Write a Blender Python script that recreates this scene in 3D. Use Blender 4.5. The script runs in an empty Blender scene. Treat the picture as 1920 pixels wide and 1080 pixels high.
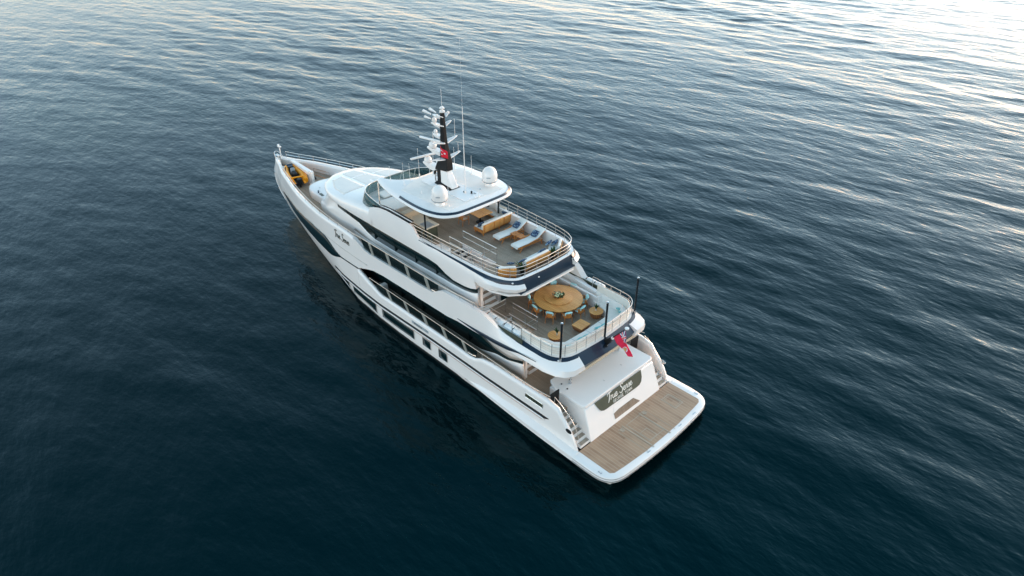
import bpy, math, random
import numpy as np
from mathutils import Vector, Matrix
R = math.radians
random.seed(7)
SC = bpy.context.scene
COL = SC.collection

# ---------------------------------------------------------------- camera, sky, sun
cd = bpy.data.cameras.new('camera'); cam = bpy.data.objects.new('camera', cd); COL.objects.link(cam)
SC.camera = cam
cd.sensor_width = 36; cd.lens = 1289.26/1920*36; cd.clip_start = .5; cd.clip_end = 20000
yaw, pit, rol = R(-44.0114), R(32.6069), R(.0307)
d = Vector((math.cos(yaw)*math.cos(pit), math.sin(yaw)*math.cos(pit), -math.sin(pit)))
r = Vector((math.sin(yaw), -math.cos(yaw), 0)); u = r.cross(d)
r2 = r*math.cos(rol)+u*math.sin(rol); u2 = -r*math.sin(rol)+u*math.cos(rol)
cam.matrix_world = Matrix((( r2.x, u2.x, -d.x, -13.7485), (r2.y, u2.y, -d.y, 25.048), (r2.z, u2.z, -d.z, 28.2051), (0, 0, 0, 1)))

SUN_EL, SUN_AZ = 6.5, -101.0          # a low sun off the starboard side, azimuth from +x
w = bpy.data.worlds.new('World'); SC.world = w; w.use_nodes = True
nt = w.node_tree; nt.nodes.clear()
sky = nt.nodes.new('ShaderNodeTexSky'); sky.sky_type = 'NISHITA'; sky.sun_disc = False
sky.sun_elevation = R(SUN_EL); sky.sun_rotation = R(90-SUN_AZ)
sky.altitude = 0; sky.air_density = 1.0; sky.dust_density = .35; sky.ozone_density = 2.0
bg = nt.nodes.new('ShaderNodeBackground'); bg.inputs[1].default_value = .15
out = nt.nodes.new('ShaderNodeOutputWorld')
hs = nt.nodes.new('ShaderNodeHueSaturation'); hs.inputs['Saturation'].default_value = .85   # thin high haze: a paler sky
nt.links.new(sky.outputs[0], hs.inputs['Color']); # dusk tint of the sky: creamy at the horizon, blue-green overhead
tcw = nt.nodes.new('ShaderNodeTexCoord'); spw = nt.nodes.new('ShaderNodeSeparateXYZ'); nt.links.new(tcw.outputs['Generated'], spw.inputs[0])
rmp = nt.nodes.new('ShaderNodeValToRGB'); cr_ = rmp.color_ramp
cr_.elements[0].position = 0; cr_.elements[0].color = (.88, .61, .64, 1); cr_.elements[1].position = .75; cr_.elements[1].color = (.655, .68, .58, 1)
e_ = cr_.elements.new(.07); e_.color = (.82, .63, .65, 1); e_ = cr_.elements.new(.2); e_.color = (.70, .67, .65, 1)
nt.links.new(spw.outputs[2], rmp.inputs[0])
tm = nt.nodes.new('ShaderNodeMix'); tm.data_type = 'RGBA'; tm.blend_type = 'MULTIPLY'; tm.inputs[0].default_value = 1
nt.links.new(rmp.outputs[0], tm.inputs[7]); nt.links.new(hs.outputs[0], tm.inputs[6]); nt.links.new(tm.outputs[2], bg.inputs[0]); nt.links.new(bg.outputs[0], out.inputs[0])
ld = bpy.data.lights.new('sun', 'SUN'); ld.energy = .25; ld.angle = R(25); ld.color = (1, .87, .76)
sun = bpy.data.objects.new('sun', ld); COL.objects.link(sun)
sd = Vector((math.cos(R(SUN_AZ))*math.cos(R(SUN_EL)), math.sin(R(SUN_AZ))*math.cos(R(SUN_EL)), math.sin(R(SUN_EL))))
sun.rotation_euler = sd.to_track_quat('Z', 'Y').to_euler(); sun.location = (20, -60, 40)
SC.view_settings.view_transform = 'Standard'; SC.view_settings.look = 'None'
SC.view_settings.gamma = 1; SC.view_settings.exposure = 2.92

# ---------------------------------------------------------------- materials
def mat(name, col, rough=.5, metal=0, coat=0, spec=.5, var=0, vscale=3, bump=0, bscale=40, alpha=1, trans=0, ior=1.45):
    m = bpy.data.materials.new(name); m.use_nodes = True
    n = m.node_tree; b = n.nodes['Principled BSDF']
    b.inputs['Base Color'].default_value = (*col, 1); b.inputs['Roughness'].default_value = rough
    b.inputs['Metallic'].default_value = metal; b.inputs['Coat Weight'].default_value = coat
    b.inputs['Specular IOR Level'].default_value = spec; b.inputs['IOR'].default_value = ior
    b.inputs['Alpha'].default_value = alpha; b.inputs['Transmission Weight'].default_value = trans
    tc = n.nodes.new('ShaderNodeTexCoord')
    if var:
        no = n.nodes.new('ShaderNodeTexNoise'); no.inputs['Scale'].default_value = vscale; no.inputs['Detail'].default_value = 6
        n.links.new(tc.outputs['Object'], no.inputs['Vector'])
        mr = n.nodes.new('ShaderNodeMapRange'); mr.inputs[1].default_value = .3; mr.inputs[2].default_value = .7
        mr.inputs[3].default_value = 1-var; mr.inputs[4].default_value = 1+var
        n.links.new(no.outputs[0], mr.inputs[0])
        mx = n.nodes.new('ShaderNodeMix'); mx.data_type = 'RGBA'; mx.blend_type = 'MULTIPLY'; mx.inputs[0].default_value = 1
        mx.inputs[6].default_value = (*col, 1); n.links.new(mr.outputs[0], mx.inputs[7]); n.links.new(mx.outputs[2], b.inputs['Base Color'])
    if bump:
        nb = n.nodes.new('ShaderNodeTexNoise'); nb.inputs['Scale'].default_value = bscale
        n.links.new(tc.outputs['Object'], nb.inputs['Vector'])
        bp = n.nodes.new('ShaderNodeBump'); bp.inputs['Strength'].default_value = bump; bp.inputs['Distance'].default_value = .01
        n.links.new(nb.outputs[0], bp.inputs['Height']); n.links.new(bp.outputs[0], b.inputs['Normal'])
    return m

def teak_mat(name, ca, cb, caulk, plank=.11, along=0, cw=.1, rough=.6):
    """planks running along axis `along`, each with its own tone, dark seams, streaky grain"""
    m = bpy.data.materials.new(name); m.use_nodes = True
    n = m.node_tree; b = n.nodes['Principled BSDF']; L = n.links.new
    b.inputs['Roughness'].default_value = rough
    tc = n.nodes.new('ShaderNodeTexCoord'); sp = n.nodes.new('ShaderNodeSeparateXYZ'); L(tc.outputs['Object'], sp.inputs[0])
    v = sp.outputs[1-along]
    dv = n.nodes.new('ShaderNodeMath'); dv.operation = 'DIVIDE'; L(v, dv.inputs[0]); dv.inputs[1].default_value = plank
    fl = n.nodes.new('ShaderNodeMath'); fl.operation = 'FLOOR'; L(dv.outputs[0], fl.inputs[0])
    fr = n.nodes.new('ShaderNodeMath'); fr.operation = 'FRACT'; L(dv.outputs[0], fr.inputs[0])
    # board joints along the length
    jl = n.nodes.new('ShaderNodeMath'); jl.operation = 'MULTIPLY_ADD'; L(fl.outputs[0], jl.inputs[0]); jl.inputs[1].default_value = .618; 
    jd = n.nodes.new('ShaderNodeMath'); jd.operation = 'DIVIDE'; L(sp.outputs[along], jd.inputs[0]); jd.inputs[1].default_value = 2.4
    L(jd.outputs[0], jl.inputs[2]); jf = n.nodes.new('ShaderNodeMath'); jf.operation = 'FLOOR'; L(jl.outputs[0], jf.inputs[0])
    cb_ = n.nodes.new('ShaderNodeCombineXYZ'); L(fl.outputs[0], cb_.inputs[0]); L(jf.outputs[0], cb_.inputs[1])
    wn = n.nodes.new('ShaderNodeTexWhiteNoise'); L(cb_.outputs[0], wn.inputs[0])
    mp = n.nodes.new('ShaderNodeMapping'); s = [1.2, 1.2, 1.2]; s[1-along] = 22; mp.inputs['Scale'].default_value = s
    L(tc.outputs['Object'], mp.inputs[0]); no = n.nodes.new('ShaderNodeTexNoise'); no.inputs['Scale'].default_value = 1; no.inputs['Detail'].default_value = 8
    L(mp.outputs[0], no.inputs['Vector'])
    no2 = n.nodes.new('ShaderNodeTexNoise'); no2.inputs['Scale'].default_value = .9; no2.inputs['Detail'].default_value = 5; L(tc.outputs['Object'], no2.inputs['Vector'])
    ad = n.nodes.new('ShaderNodeMath'); ad.operation = 'ADD'; wm = n.nodes.new('ShaderNodeMath'); wm.operation = 'MULTIPLY_ADD'; L(wn.outputs[0], wm.inputs[0]); wm.inputs[1].default_value = .5; wm.inputs[2].default_value = .25; L(no.outputs[0], ad.inputs[0]); L(wm.outputs[0], ad.inputs[1])
    ad2 = n.nodes.new('ShaderNodeMath'); ad2.operation = 'MULTIPLY_ADD'; L(no2.outputs[0], ad2.inputs[0]); ad2.inputs[1].default_value = 1.2; L(ad.outputs[0], ad2.inputs[2])
    mr = n.nodes.new('ShaderNodeMapRange'); L(ad2.outputs[0], mr.inputs[0]); mr.inputs[1].default_value = .9; mr.inputs[2].default_value = 1.8
    mx = n.nodes.new('ShaderNodeMix'); mx.data_type = 'RGBA'; L(mr.outputs[0], mx.inputs[0]); mx.inputs[6].default_value = (*ca, 1); mx.inputs[7].default_value = (*cb, 1)
    lt = n.nodes.new('ShaderNodeMath'); lt.operation = 'LESS_THAN'; L(fr.outputs[0], lt.inputs[0]); lt.inputs[1].default_value = cw
    mx2 = n.nodes.new('ShaderNodeMix'); mx2.data_type = 'RGBA'; L(lt.outputs[0], mx2.inputs[0]); L(mx.outputs[2], mx2.inputs[6]); mx2.inputs[7].default_value = (*caulk, 1)
    L(mx2.outputs[2], b.inputs['Base Color'])
    return m

def pillow_mat(name, a, bcol, scale=9, th=.5):
    m = bpy.data.materials.new(name); m.use_nodes = True
    n = m.node_tree; b = n.nodes['Principled BSDF']; b.inputs['Roughness'].default_value = .9; L = n.links.new
    tc = n.nodes.new('ShaderNodeTexCoord'); no = n.nodes.new('ShaderNodeTexNoise'); no.inputs['Scale'].default_value = scale; no.inputs['Distortion'].default_value = 1.5
    L(tc.outputs['Object'], no.inputs['Vector']); cr = n.nodes.new('ShaderNodeValToRGB'); cr.color_ramp.elements[0].position = th-.03; cr.color_ramp.elements[1].position = th+.05
    cr.color_ramp.elements[0].color = (*a, 1); cr.color_ramp.elements[1].color = (*bcol, 1); L(no.outputs[0], cr.inputs[0]); L(cr.outputs[0], b.inputs['Base Color'])
    return m

WHITE = mat('gelcoat_white', (.86, .795, .745), .22, coat=.3, var=.02, vscale=.7)
CREAM = mat('cream_panel', (.62, .55, .43), .5, var=.05)
NAVY = mat('navy_gloss', (.008, .022, .042), .3, coat=.15, spec=.35)
BLACK = mat('black_paint', (.006, .007, .008), .5, spec=.3)
OLIVE = mat('dark_metallic_panel', (.062, .068, .044), .35, var=.1)
GLASS = mat('dark_glass', (.004, .016, .018), .06, spec=.2, var=.25, vscale=.6)
STEEL = mat('stainless_steel', (.66, .65, .64), .22, metal=1)
WARMSTEEL = mat('polished_rail', (.60, .57, .54), .32, metal=1)
IVORY = mat('ivory_padding', (.76, .72, .65), .8, var=.04)
DARKSTEEL = mat('dark_pole', (.02, .025, .03), .25, metal=.3)
ALU = mat('grey_strut', (.46, .43, .37), .4, var=.1)
DECK = teak_mat('weathered_teak', (.23, .165, .115), (.38, .30, .225), (.09, .075, .06), .10)
PLATDECK = teak_mat('swim_platform_teak', (.23, .12, .066), (.44, .27, .165), (.50, .37, .26), .21, 0, .11)
SLAT = teak_mat('slatted_teak', (.25, .17, .11), (.38, .28, .2), (.03, .025, .02), .09, 0, .35)
TEAK = teak_mat('oiled_teak', (.55, .205, .045), (.76, .36, .105), (.28, .10, .025), .14, 0, .05, .5)
TEAKR = mat('oiled_teak_frame', (.55, .195, .045), .5, var=.2, vscale=6)
WICKER = mat('brown_wicker', (.27, .105, .042), .7, var=.25, vscale=30)
CUSH = mat('white_cushion', (.78, .76, .71), .9, var=.04, vscale=4, bump=.3, bscale=20)
CUSHC = mat('cream_cushion', (.60, .54, .44), .9, var=.05, vscale=4)
CUSHS = mat('sofa_upholstery', (.84, .78, .71), .8, var=.03, vscale=3)
TURQ = pillow_mat('turquoise_fabric', (.20, .50, .50), (.36, .66, .64), 5)
TURQL = pillow_mat('pale_turquoise_fabric', (.36, .62, .60), (.52, .74, .70), 6)
BLUEP = pillow_mat('blue_leaf_fabric', (.012, .035, .095), (.30, .42, .50), 9, .56)
ORANGE = mat('orange_rubber', (.95, .33, .005), .45, var=.08)
RUBBER = mat('black_rubber', (.015, .016, .018), .5, var=.2)
GREYPAD = mat('grey_pad', (.30, .33, .35), .7, var=.15)
PANEL = mat('roof_panel_cover', (.86, .78, .71), .6, var=.03)
LEAF = mat('dark_leaves', (.035, .075, .022), .5, var=.3, vscale=20)
FLOWER = mat('pale_flowers', (.62, .66, .40), .7, var=.3, vscale=30)
RED = mat('red_bunting', (.72, .016, .06), .8, var=.12, vscale=5)
REDT = mat('red_flag', (.70, .012, .03), .8)
FBLUE = mat('flag_blue', (.012, .02, .14), .8)
FWHITE = mat('flag_white', (.80, .80, .80), .8)
FGOLD = mat('flag_gold', (.55, .38, .12), .8)
LETTER = mat('letter_white', (.86, .80, .72), .35)  # plain white paint of the transom lettering
LETDARK = mat('dark_lettering', (.05, .05, .035), .35)
BOOT = mat('boot_black', (.006, .007, .009), .4)
TAN = mat('tan_soffit', (.50, .42, .31), .6, var=.06)
RAFT = mat('raft_white', (.80, .80, .78), .4, var=.04)

def railglass(name, tint, mix):
    m = bpy.data.materials.new(name); m.use_nodes = True; n = m.node_tree; L = n.links.new
    b = n.nodes['Principled BSDF']; b.inputs['Base Color'].default_value = (*tint, 1); b.inputs['Roughness'].default_value = .04
    t = n.nodes.new('ShaderNodeBsdfTransparent'); t.inputs[0].default_value = (.62, .72, .72, 1)
    mx = n.nodes.new('ShaderNodeMixShader'); mx.inputs[0].default_value = mix
    L(t.outputs[0], mx.inputs[1]); L(b.outputs[0], mx.inputs[2]); L(mx.outputs[0], n.nodes['Material Output'].inputs[0])
    return m
RGLASS = railglass('smoked_rail_glass', (.008, .016, .016), .62)
TGLASS = railglass('teal_windscreen_glass', (.02, .07, .075), .5)

# ---------------------------------------------------------------- mesh helper
class G:
    def __init__(s): s.v = []; s.f = []; s.m = False
    def add(s, vs, fs):
        o = len(s.v); s.v += [tuple(p) for p in vs]; s.f += [tuple(i+o for i in f) for f in fs]; return s
    def box(s, cx, cy, cz, sx, sy, sz, rz=0, ry=0, rx=0, tx=1, ty=1):
        """tx, ty taper the top"""
        M = Matrix.Rotation(rz, 3, 'Z') @ Matrix.Rotation(ry, 3, 'Y') @ Matrix.Rotation(rx, 3, 'X'); c = Vector((cx, cy, cz)); vs = []
        for k in (-.5, .5):
            ax, ay = (tx, ty) if k > 0 else (1, 1)
            for i, j in ((-.5, -.5), (.5, -.5), (.5, .5), (-.5, .5)): vs.append(c + M @ Vector((i*sx*ax, j*sy*ay, k*sz)))
        return s.add(vs, [(3, 2, 1, 0), (4, 5, 6, 7), (0, 1, 5, 4), (1, 2, 6, 5), (2, 3, 7, 6), (3, 0, 4, 7)])
    def prism(s, pts, z0, z1):
        n = len(pts); a = sum(pts[i][0]*pts[(i+1) % n][1]-pts[(i+1) % n][0]*pts[i][1] for i in range(n))
        if a < 0: pts = pts[::-1]
        vs = [(x, y, z0) for x, y in pts]+[(x, y, z1) for x, y in pts]
        return s.add(vs, [tuple(range(n-1, -1, -1)), tuple(range(n, 2*n))]+[(i, (i+1) % n, n+(i+1) % n, n+i) for i in range(n)])
    def loft(s, rings, closed=True, caps=True):
        n = len(rings[0]); vs = [p for q in rings for p in q]; fs = []
        for k in range(len(rings)-1):
            for i in range(n if closed else n-1):
                j = (i+1) % n; fs.append((k*n+i, k*n+j, (k+1)*n+j, (k+1)*n+i))
        if caps and closed:
            fs.append(tuple(range(n-1, -1, -1))); fs.append(tuple((len(rings)-1)*n+i for i in range(n)))
        return s.add(vs, fs)
    def tube(s, pts, rad, n=8, closed=False):
        P = [Vector(p) for p in pts]; m = len(P); rings = []; up0 = None
        for i in range(m):
            a = P[(i-1) % m] if (closed or i > 0) else P[i]; b = P[(i+1) % m] if (closed or i < m-1) else P[i]
            t = (b-a).normalized()
            if up0 is None: up0 = Vector((0, 0, 1)) if abs(t.z) < .9 else Vector((1, 0, 0))
            e1 = t.cross(up0); e1 = e1.normalized() if e1.length > 1e-6 else Vector((1, 0, 0)); e2 = e1.cross(t); up0 = e2
            rr = rad[i] if isinstance(rad, (list, tuple)) else rad
            rings.append([P[i]+e1*math.cos(q*2*math.pi/n)*rr+e2*math.sin(q*2*math.pi/n)*rr for q in range(n)])
        if closed: rings.append(rings[0]); return s.loft(rings, True, False)
        return s.loft(rings, True, True)
    def lathe(s, prof, cx=0, cy=0, cz=0, n=24):
        rings = [[(cx+rr*math.cos(q*2*math.pi/n), cy+rr*math.sin(q*2*math.pi/n), cz+z) for q in range(n)] for rr, z in prof]
        return s.loft(rings, True, True)
    def pad(s, cx, cy, cz, sx, sy, sz, rz=0, ry=0, rx=0, e=3.2, nu=20, nv=8, ez=2.2):
        """soft cushion: superellipsoid"""
        M = Matrix.Rotation(rz, 3, 'Z') @ Matrix.Rotation(ry, 3, 'Y') @ Matrix.Rotation(rx, 3, 'X'); c = Vector((cx, cy, cz)); rings = []
        f = lambda t, p: math.copysign(abs(t)**(2/p), t)
        for k in range(nv+1):
            ph = -math.pi/2+.02+(math.pi-.04)*k/nv; cz_, sz_ = f(math.cos(ph), ez), f(math.sin(ph), ez)
            rings.append([c+M @ Vector((f(math.cos(q*2*math.pi/nu+.001), e)*cz_*sx/2, f(math.sin(q*2*math.pi/nu+.001), e)*cz_*sy/2, sz_*sz/2)) for q in range(nu)])
        return s.loft(rings)
    def mirror(s, join=False):
        if not join: s.m = True; return s
        n = len(s.v); s.v += [(x, -y, z) for x, y, z in s.v]; s.f += [tuple(i+n for i in reversed(f)) for f in s.f]; return s
    def build(s, name, material, parent=None, bevel=0, solid=0, sub=0, ang=35, smooth=True, loc=None, segs=2):
        if s.m:      # port and starboard copies are separate parts
            s.m = False; t = G(); t.v = [(x, -y, z) for x, y, z in s.v]; t.f = [tuple(reversed(f)) for f in s.f]
            a = s.build(name, material, parent, bevel, solid, sub, ang, smooth, loc, segs); s.other = t.build(name, material, parent, bevel, solid, sub, ang, smooth, loc, segs); return a
        me = bpy.data.meshes.new(name); me.from_pydata(s.v, [], s.f); me.validate(); me.update()
        if smooth:
            me.shade_smooth(); me.set_sharp_from_angle(angle=R(ang))
        me.materials.append(material); o = bpy.data.objects.new(name, me); COL.objects.link(o)
        if loc: o.location = loc
        if parent is not None: o.parent = parent
        if solid: q = o.modifiers.new('s', 'SOLIDIFY'); q.thickness = abs(solid); q.offset = -1 if solid > 0 else 1
        if bevel: q = o.modifiers.new('b', 'BEVEL'); q.width = bevel; q.segments = segs; q.limit_method = 'ANGLE'; q.angle_limit = R(40); q.harden_normals = False
        if sub: q = o.modifiers.new('u', 'SUBSURF'); q.levels = q.render_levels = sub
        return o

def tag(o, label, cat, group=None):
    o['label'] = label; o['category'] = cat
    if group: o['group'] = group
    return o
def thing(name, label, cat, loc=(0, 0, 0), rz=0, group=None):
    o = bpy.data.objects.new(name, None); COL.objects.link(o); o.location = loc; o.rotation_euler = (0, 0, rz)
    o.empty_display_size = .2; return tag(o, label, cat, group)
def kids(o): return [c for c in bpy.data.objects if c.parent == o]
def dup(root, loc, rz, label):
    c = root.copy(); COL.objects.link(c); c.location = loc; c.rotation_euler = (0, 0, rz); c['label'] = label
    for ch in kids(root):
        e = ch.copy(); COL.objects.link(e); e.parent = c
        for g in kids(ch):
            h = g.copy(); COL.objects.link(h); h.parent = e
    return c
def interp(x, xs, ys): return float(np.interp(x, xs, ys))
def catmull(pts, k=6, closed=False):
    P = [Vector(p) for p in pts]; n = len(P); o = []
    for i in range(n if closed else n-1):
        g = lambda j: P[j % n] if closed else P[min(max(j, 0), n-1)]
        a, b, c, e = g(i-1), g(i), g(i+1), g(i+2)
        for q in range(k):
            t = q/k; o.append(.5*((2*b)+(-a+c)*t+(2*a-5*b+4*c-e)*t*t+(-a+3*b-3*c+e)*t**3))
    if not closed: o.append(P[-1])
    return o

# ---------------------------------------------------------------- sea
def make_sea():
    x0, x1, y0, y1, st = -50, 260, -270, 50, .42
    nx = int((x1-x0)/st)+1; ny = int((y1-y0)/st)+1
    X, Yy = np.meshgrid(np.linspace(x0, x1, nx), np.linspace(y0, y1, ny), indexing='ij')
    Z = np.zeros_like(X); rs = np.random.RandomState(3)
    # slow patches where the swell is livelier
    pt = .85+.42*np.sin(X*.045+Yy*.021+1.)*np.sin(Yy*.052-X*.018+2)
    for i in range(100):
        lam = 1.7*(9.5/1.7)**(rs.rand()**1.15); az = R(97+rs.randn()*27); k = 2*math.pi/lam
        slope = .0066*(lam/6)**-.05
        ph = rs.rand()*6.28
        Z += slope/k*np.sin(k*(X*math.cos(az)+Yy*math.sin(az))+ph)
    for lam, az, a in ((24, 104, .014), (34, 84, .011), (15, 80, .012), (11, 110, .008)):
        k = 2*math.pi/lam; Z += a/k*np.sin(k*(X*math.cos(R(az))+Yy*math.sin(R(az)))+az)
    Z *= pt
    e = np.minimum(np.minimum(X-x0, x1-X), np.minimum(Yy-y0, y1-Yy)); Z *= np.clip(e/20, 0, 1)
    # calmer water close along the hull
    dx = np.clip(np.abs(X-20)-20, 0, None); dy = np.clip(np.abs(Yy)-4, 0, None); dd = np.hypot(dx, dy); Z *= .6+.4*np.clip(dd/14, 0, 1)
    V = np.stack([X, Yy, Z], -1).reshape(-1, 3)
    i, j = np.meshgrid(np.arange(nx-1), np.arange(ny-1), indexing='ij'); a = (i*ny+j).ravel()
    F = np.stack([a, a+ny, a+ny+1, a+1], -1)
    # skirt out to the horizon
    B = 9000; n0 = len(V); cr = [0, (nx-1)*ny, (nx-1)*ny+ny-1, ny-1]
    V = np.vstack([V, [[-B, -B, 0], [B, -B, 0], [B, B, 0], [-B, B, 0]]])
    F = np.vstack([F, [[n0+q, n0+(q+1) % 4, cr[(q+1) % 4], cr[q]] for q in range(4)]])
    me = bpy.data.meshes.new('water'); me.vertices.add(len(V)); me.vertices.foreach_set('co', V.astype(np.float32).ravel())
    me.loops.add(F.size); me.loops.foreach_set('vertex_index', F.astype(np.int32).ravel())
    me.polygons.add(len(F)); me.polygons.foreach_set('loop_start', np.arange(0, F.size, 4, dtype=np.int32))
    me.polygons.foreach_set('use_smooth', np.ones(len(F), bool)); me.update(calc_edges=True); me.validate()
    o = bpy.data.objects.new('water', me); COL.objects.link(o); o['kind'] = 'structure'
    m = bpy.data.materials.new('sea_water'); m.use_nodes = True; n = m.node_tree; L = n.links.new
    b = n.nodes['Principled BSDF']; b.inputs['IOR'].default_value = 1.31; b.inputs['Roughness'].default_value = .12
    b.inputs['Base Color'].default_value = (.0, .0055, .0068, 1); b.inputs['Specular IOR Level'].default_value = .42; b.inputs['Specular Tint'].default_value = (.0, .66, .86, 1)
    tc = n.nodes.new('ShaderNodeTexCoord')
    def noise(sx, sy, rot, sc, det=3, rough=.5):
        mp = n.nodes.new('ShaderNodeMapping'); mp.inputs['Scale'].default_value = (sx, sy, 1); mp.inputs['Rotation'].default_value = (0, 0, R(rot))
        L(tc.outputs['Object'], mp.inputs[0]); q = n.nodes.new('ShaderNodeTexNoise'); q.inputs['Scale'].default_value = sc
        q.inputs['Detail'].default_value = det; q.inputs['Roughness'].default_value = rough; L(mp.outputs[0], q.inputs['Vector']); return q.outputs[0]
    bumps = [(noise(.45, 1, -6, .75, 4), .9, .11), (noise(.5, 1, 14, 2.0, 3), .8, .05), (noise(.6, 1, -20, 6, 2), .6, .010)]
    prev = None
    for h, st_, ds in bumps:
        bp = n.nodes.new('ShaderNodeBump'); bp.inputs['Strength'].default_value = st_; bp.inputs['Distance'].default_value = ds
        L(h, bp.inputs['Height'])
        if prev: L(prev, bp.inputs['Normal'])
        prev = bp.outputs[0]
    L(prev, b.inputs['Normal'])
    me.materials.append(m)
make_sea()

# ================================================================ YACHT
Y0 = thing('motor_yacht', 'white three-deck motor yacht with teak decks and navy trim on a dark calm sea', 'yacht')
stemz = [-.8, 0, .37, 1.09, 1.8, 2.68, 3.28, 3.85, 4.53, 5.13, 5.6, 7]
stemx = [38.0, 40.0, 40.7, 41.88, 42.65, 43.1, 43.13, 43.05, 42.6, 42.25, 42.0, 41.6]
SCx = [0, .2, .8, 1.8, 3.8, 5.8, 7.7, 9.0, 11.2, 13.2, 15.2, 17.2, 19, 22]
SCy = [0, .22, .48, .80, 1.62, 2.2, 2.74, 3.07, 3.5, 3.8, 4.0, 4.12, 4.18, 4.2]
SLx = [0, .3, 1.6, 3.9, 6.7, 10.6, 13.1, 16.6, 19.6, 22]
SLy = [0, .1, .37, 1.03, 1.63, 2.61, 3.21, 3.96, 4.18, 4.25]
def HY(x, z):
    s = max(interp(z, stemz, stemx)-x, 0); t = min(max((z-.3)/5, 0), 1)**.8
    y = (1-t)*interp(s, SLx, SLy)+t*interp(s, SCx, SCy)
    if z < .3: y *= 1-.35*((.3-z)/1.1)**1.5
    return y
def Zlo(x): return interp(x, [.6, 2.8, 2.84, 3.2, 3.6, 4.0, 4.3, 5.1, 7, 9.5, 10.4, 11.0, 11.5, 13, 20, 20.6, 21.05, 22.2, 23.06, 23.45],
                             [.5, .5, .88, 1.6, 2.15, 2.55, 2.93, 3.1, 3.06, 3.0, 2.85, 2.55, 2.46, 2.52, 2.54, 2.5, 2.62, 3.0, 3.3, 3.5])
def Zub(x): return interp(x, [14, 20, 21.3, 22.3, 23.45], [4.4, 4.3, 4.19, 3.9, 3.52])
def Zut(x): return interp(x, [13.3, 13.8, 14.2, 14.8, 16, 20, 21.75, 22.2, 22.9, 23.6, 24.7, 28, 34.5, 36.4, 38.4, 40.4, 42.3],
                             [6.1, 6.05, 5.85, 5.5, 5.44, 5.4, 5.36, 5.45, 5.72, 5.92, 5.98, 5.8, 5.56, 5.48, 5.38, 5.28, 5.2])
XJ = 23.45
# --- lower hull
g = G(); xs = sorted(set([.6, 2.8, 2.84, 3.2, 3.6, 4.0, 4.3, 4.7, 5.1, 10.4, 10.7, 11.0, 11.25, 11.5, 20.6, 20.8, 21.05, 22.2, 23.06, 23.38, 23.45]+[6+.5*i for i in range(36) if 6+.5*i < 23.3]))
NR = 12; rings = []
for x in xs:
    zt = Zlo(x); rings.append([(x, HY(x, -.8+(zt+.8)*k/NR), -.8+(zt+.8)*k/NR) for k in range(NR+1)])
g.loft(rings, False); g.mirror(True)
g.build('hull', WHITE, Y0, solid=.2, ang=50)
# --- bow, full height
g = G(); NU, NV = 60, 22; rings = []
for i in [0, .08]+list(range(1, NU+1)):
    uu = 1-(1-i/NU)**1.6; zt = Zut(XJ+uu*(42.25-XJ)); row = []
    for k in range(NV+1):
        z = -.8+(zt+.8)*k/NV; x = XJ+uu*(interp(z, stemz, stemx)-XJ); row.append((x, HY(x, z) if i < NU else 0.0, z))
    rings.append(row)
g.loft(rings, False); g.mirror(True); bow = g.build('bow_hull', WHITE, Y0, solid=.22, ang=50)
# --- white belt: upper bulwark above the main-deck opening, x 23.45 aft to 14, then morphs to the aft wings
g = G(); rings = []
def belt(x, q):   # q = [(y,z)*6]: inner bottom, inner top, outer top, crease, outer bottom, underside
    rings.append([(x, y, z) for y, z in q])
for x in [23.5, 23.44, 23.2, 22.9, 22.5, 22.2, 21.75, 21.3, 20, 19, 18, 17, 16, 15, 14.8, 14.4, 14.2, 14.0, 13.8, 13.5]:
    a, b = Zub(x), Zut(x); y = HY(x, 5); belt(x, [(y-.9, a+.02), (y-.24, b-.02), (HY(x, b), b), (HY(x, (a+b)/2), (a+b)/2), (HY(x, a), a), (y-.5, a)])
for x, q in [(12.5, [(3.3, 4.42), (3.92, 6.06), (4.18, 6.08), (4.20, 5.2), (4.18, 4.5), (3.3, 4.42)]),
             (11.2, [(3.3, 4.42), (3.9, 6.07), (4.16, 6.09), (4.19, 5.2), (4.17, 4.52), (3.3, 4.42)]),
             (10.4, [(3.3, 4.42), (3.8, 6.0), (4.12, 6.08), (4.18, 5.2), (4.15, 4.55), (3.3, 4.42)]),
             (10.0, [(3.3, 4.42), (3.7, 5.75), (4.05, 5.9), (4.16, 5.15), (4.13, 4.56), (3.3, 4.42)]),
             (9.5, [(3.3, 4.42), (3.6, 5.4), (3.93, 5.58), (4.13, 5.08), (4.12, 4.57), (3.3, 4.42)]),
             (8.9, [(3.3, 4.42), (3.52, 5.18), (3.78, 5.33), (4.07, 5.0), (4.09, 4.57), (3.3, 4.42)]),
             (8.0, [(3.3, 4.42), (3.5, 5.08), (3.69, 5.18), (3.99, 4.92), (4.05, 4.57), (3.3, 4.42)])]:
    belt(x, q)
def sec(*p): rings.append(list(p))
for ib, it, ot, cr, ob in [((6.7, 3.3), (6.7, 3.5), (6.7, 3.66), (6.7, 3.89), (6.7, 4.0)), ((5.95, 3.25), (5.9, 3.42), (5.85, 3.6), (5.75, 3.85), (5.7, 3.96)),
                           ((5.45, 3.0), (5.4, 3.15), (5.32, 3.38), (5.05, 3.68), (4.95, 3.79)), ((5.2, 2.75), (5.1, 2.9), (4.98, 3.08), (4.55, 3.42), (4.5, 3.5)),
                           ((5.05, 2.4), (4.98, 2.55), (4.82, 2.7), (4.28, 3.0), (4.25, 3.0)), ((5.0, 2.05), (4.9, 2.1), (4.72, 2.18), (4.22, 2.3), (4.24, 2.15))]:
    sec((*ib, 4.42), (*it, 5.05), (*ot, 5.16), (*cr, 4.90), (*ob, 4.56), (*ib, 4.42))
g.loft(rings); g.mirror(); g.build('upper_bulwark', WHITE, Y0, ang=40)
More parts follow.
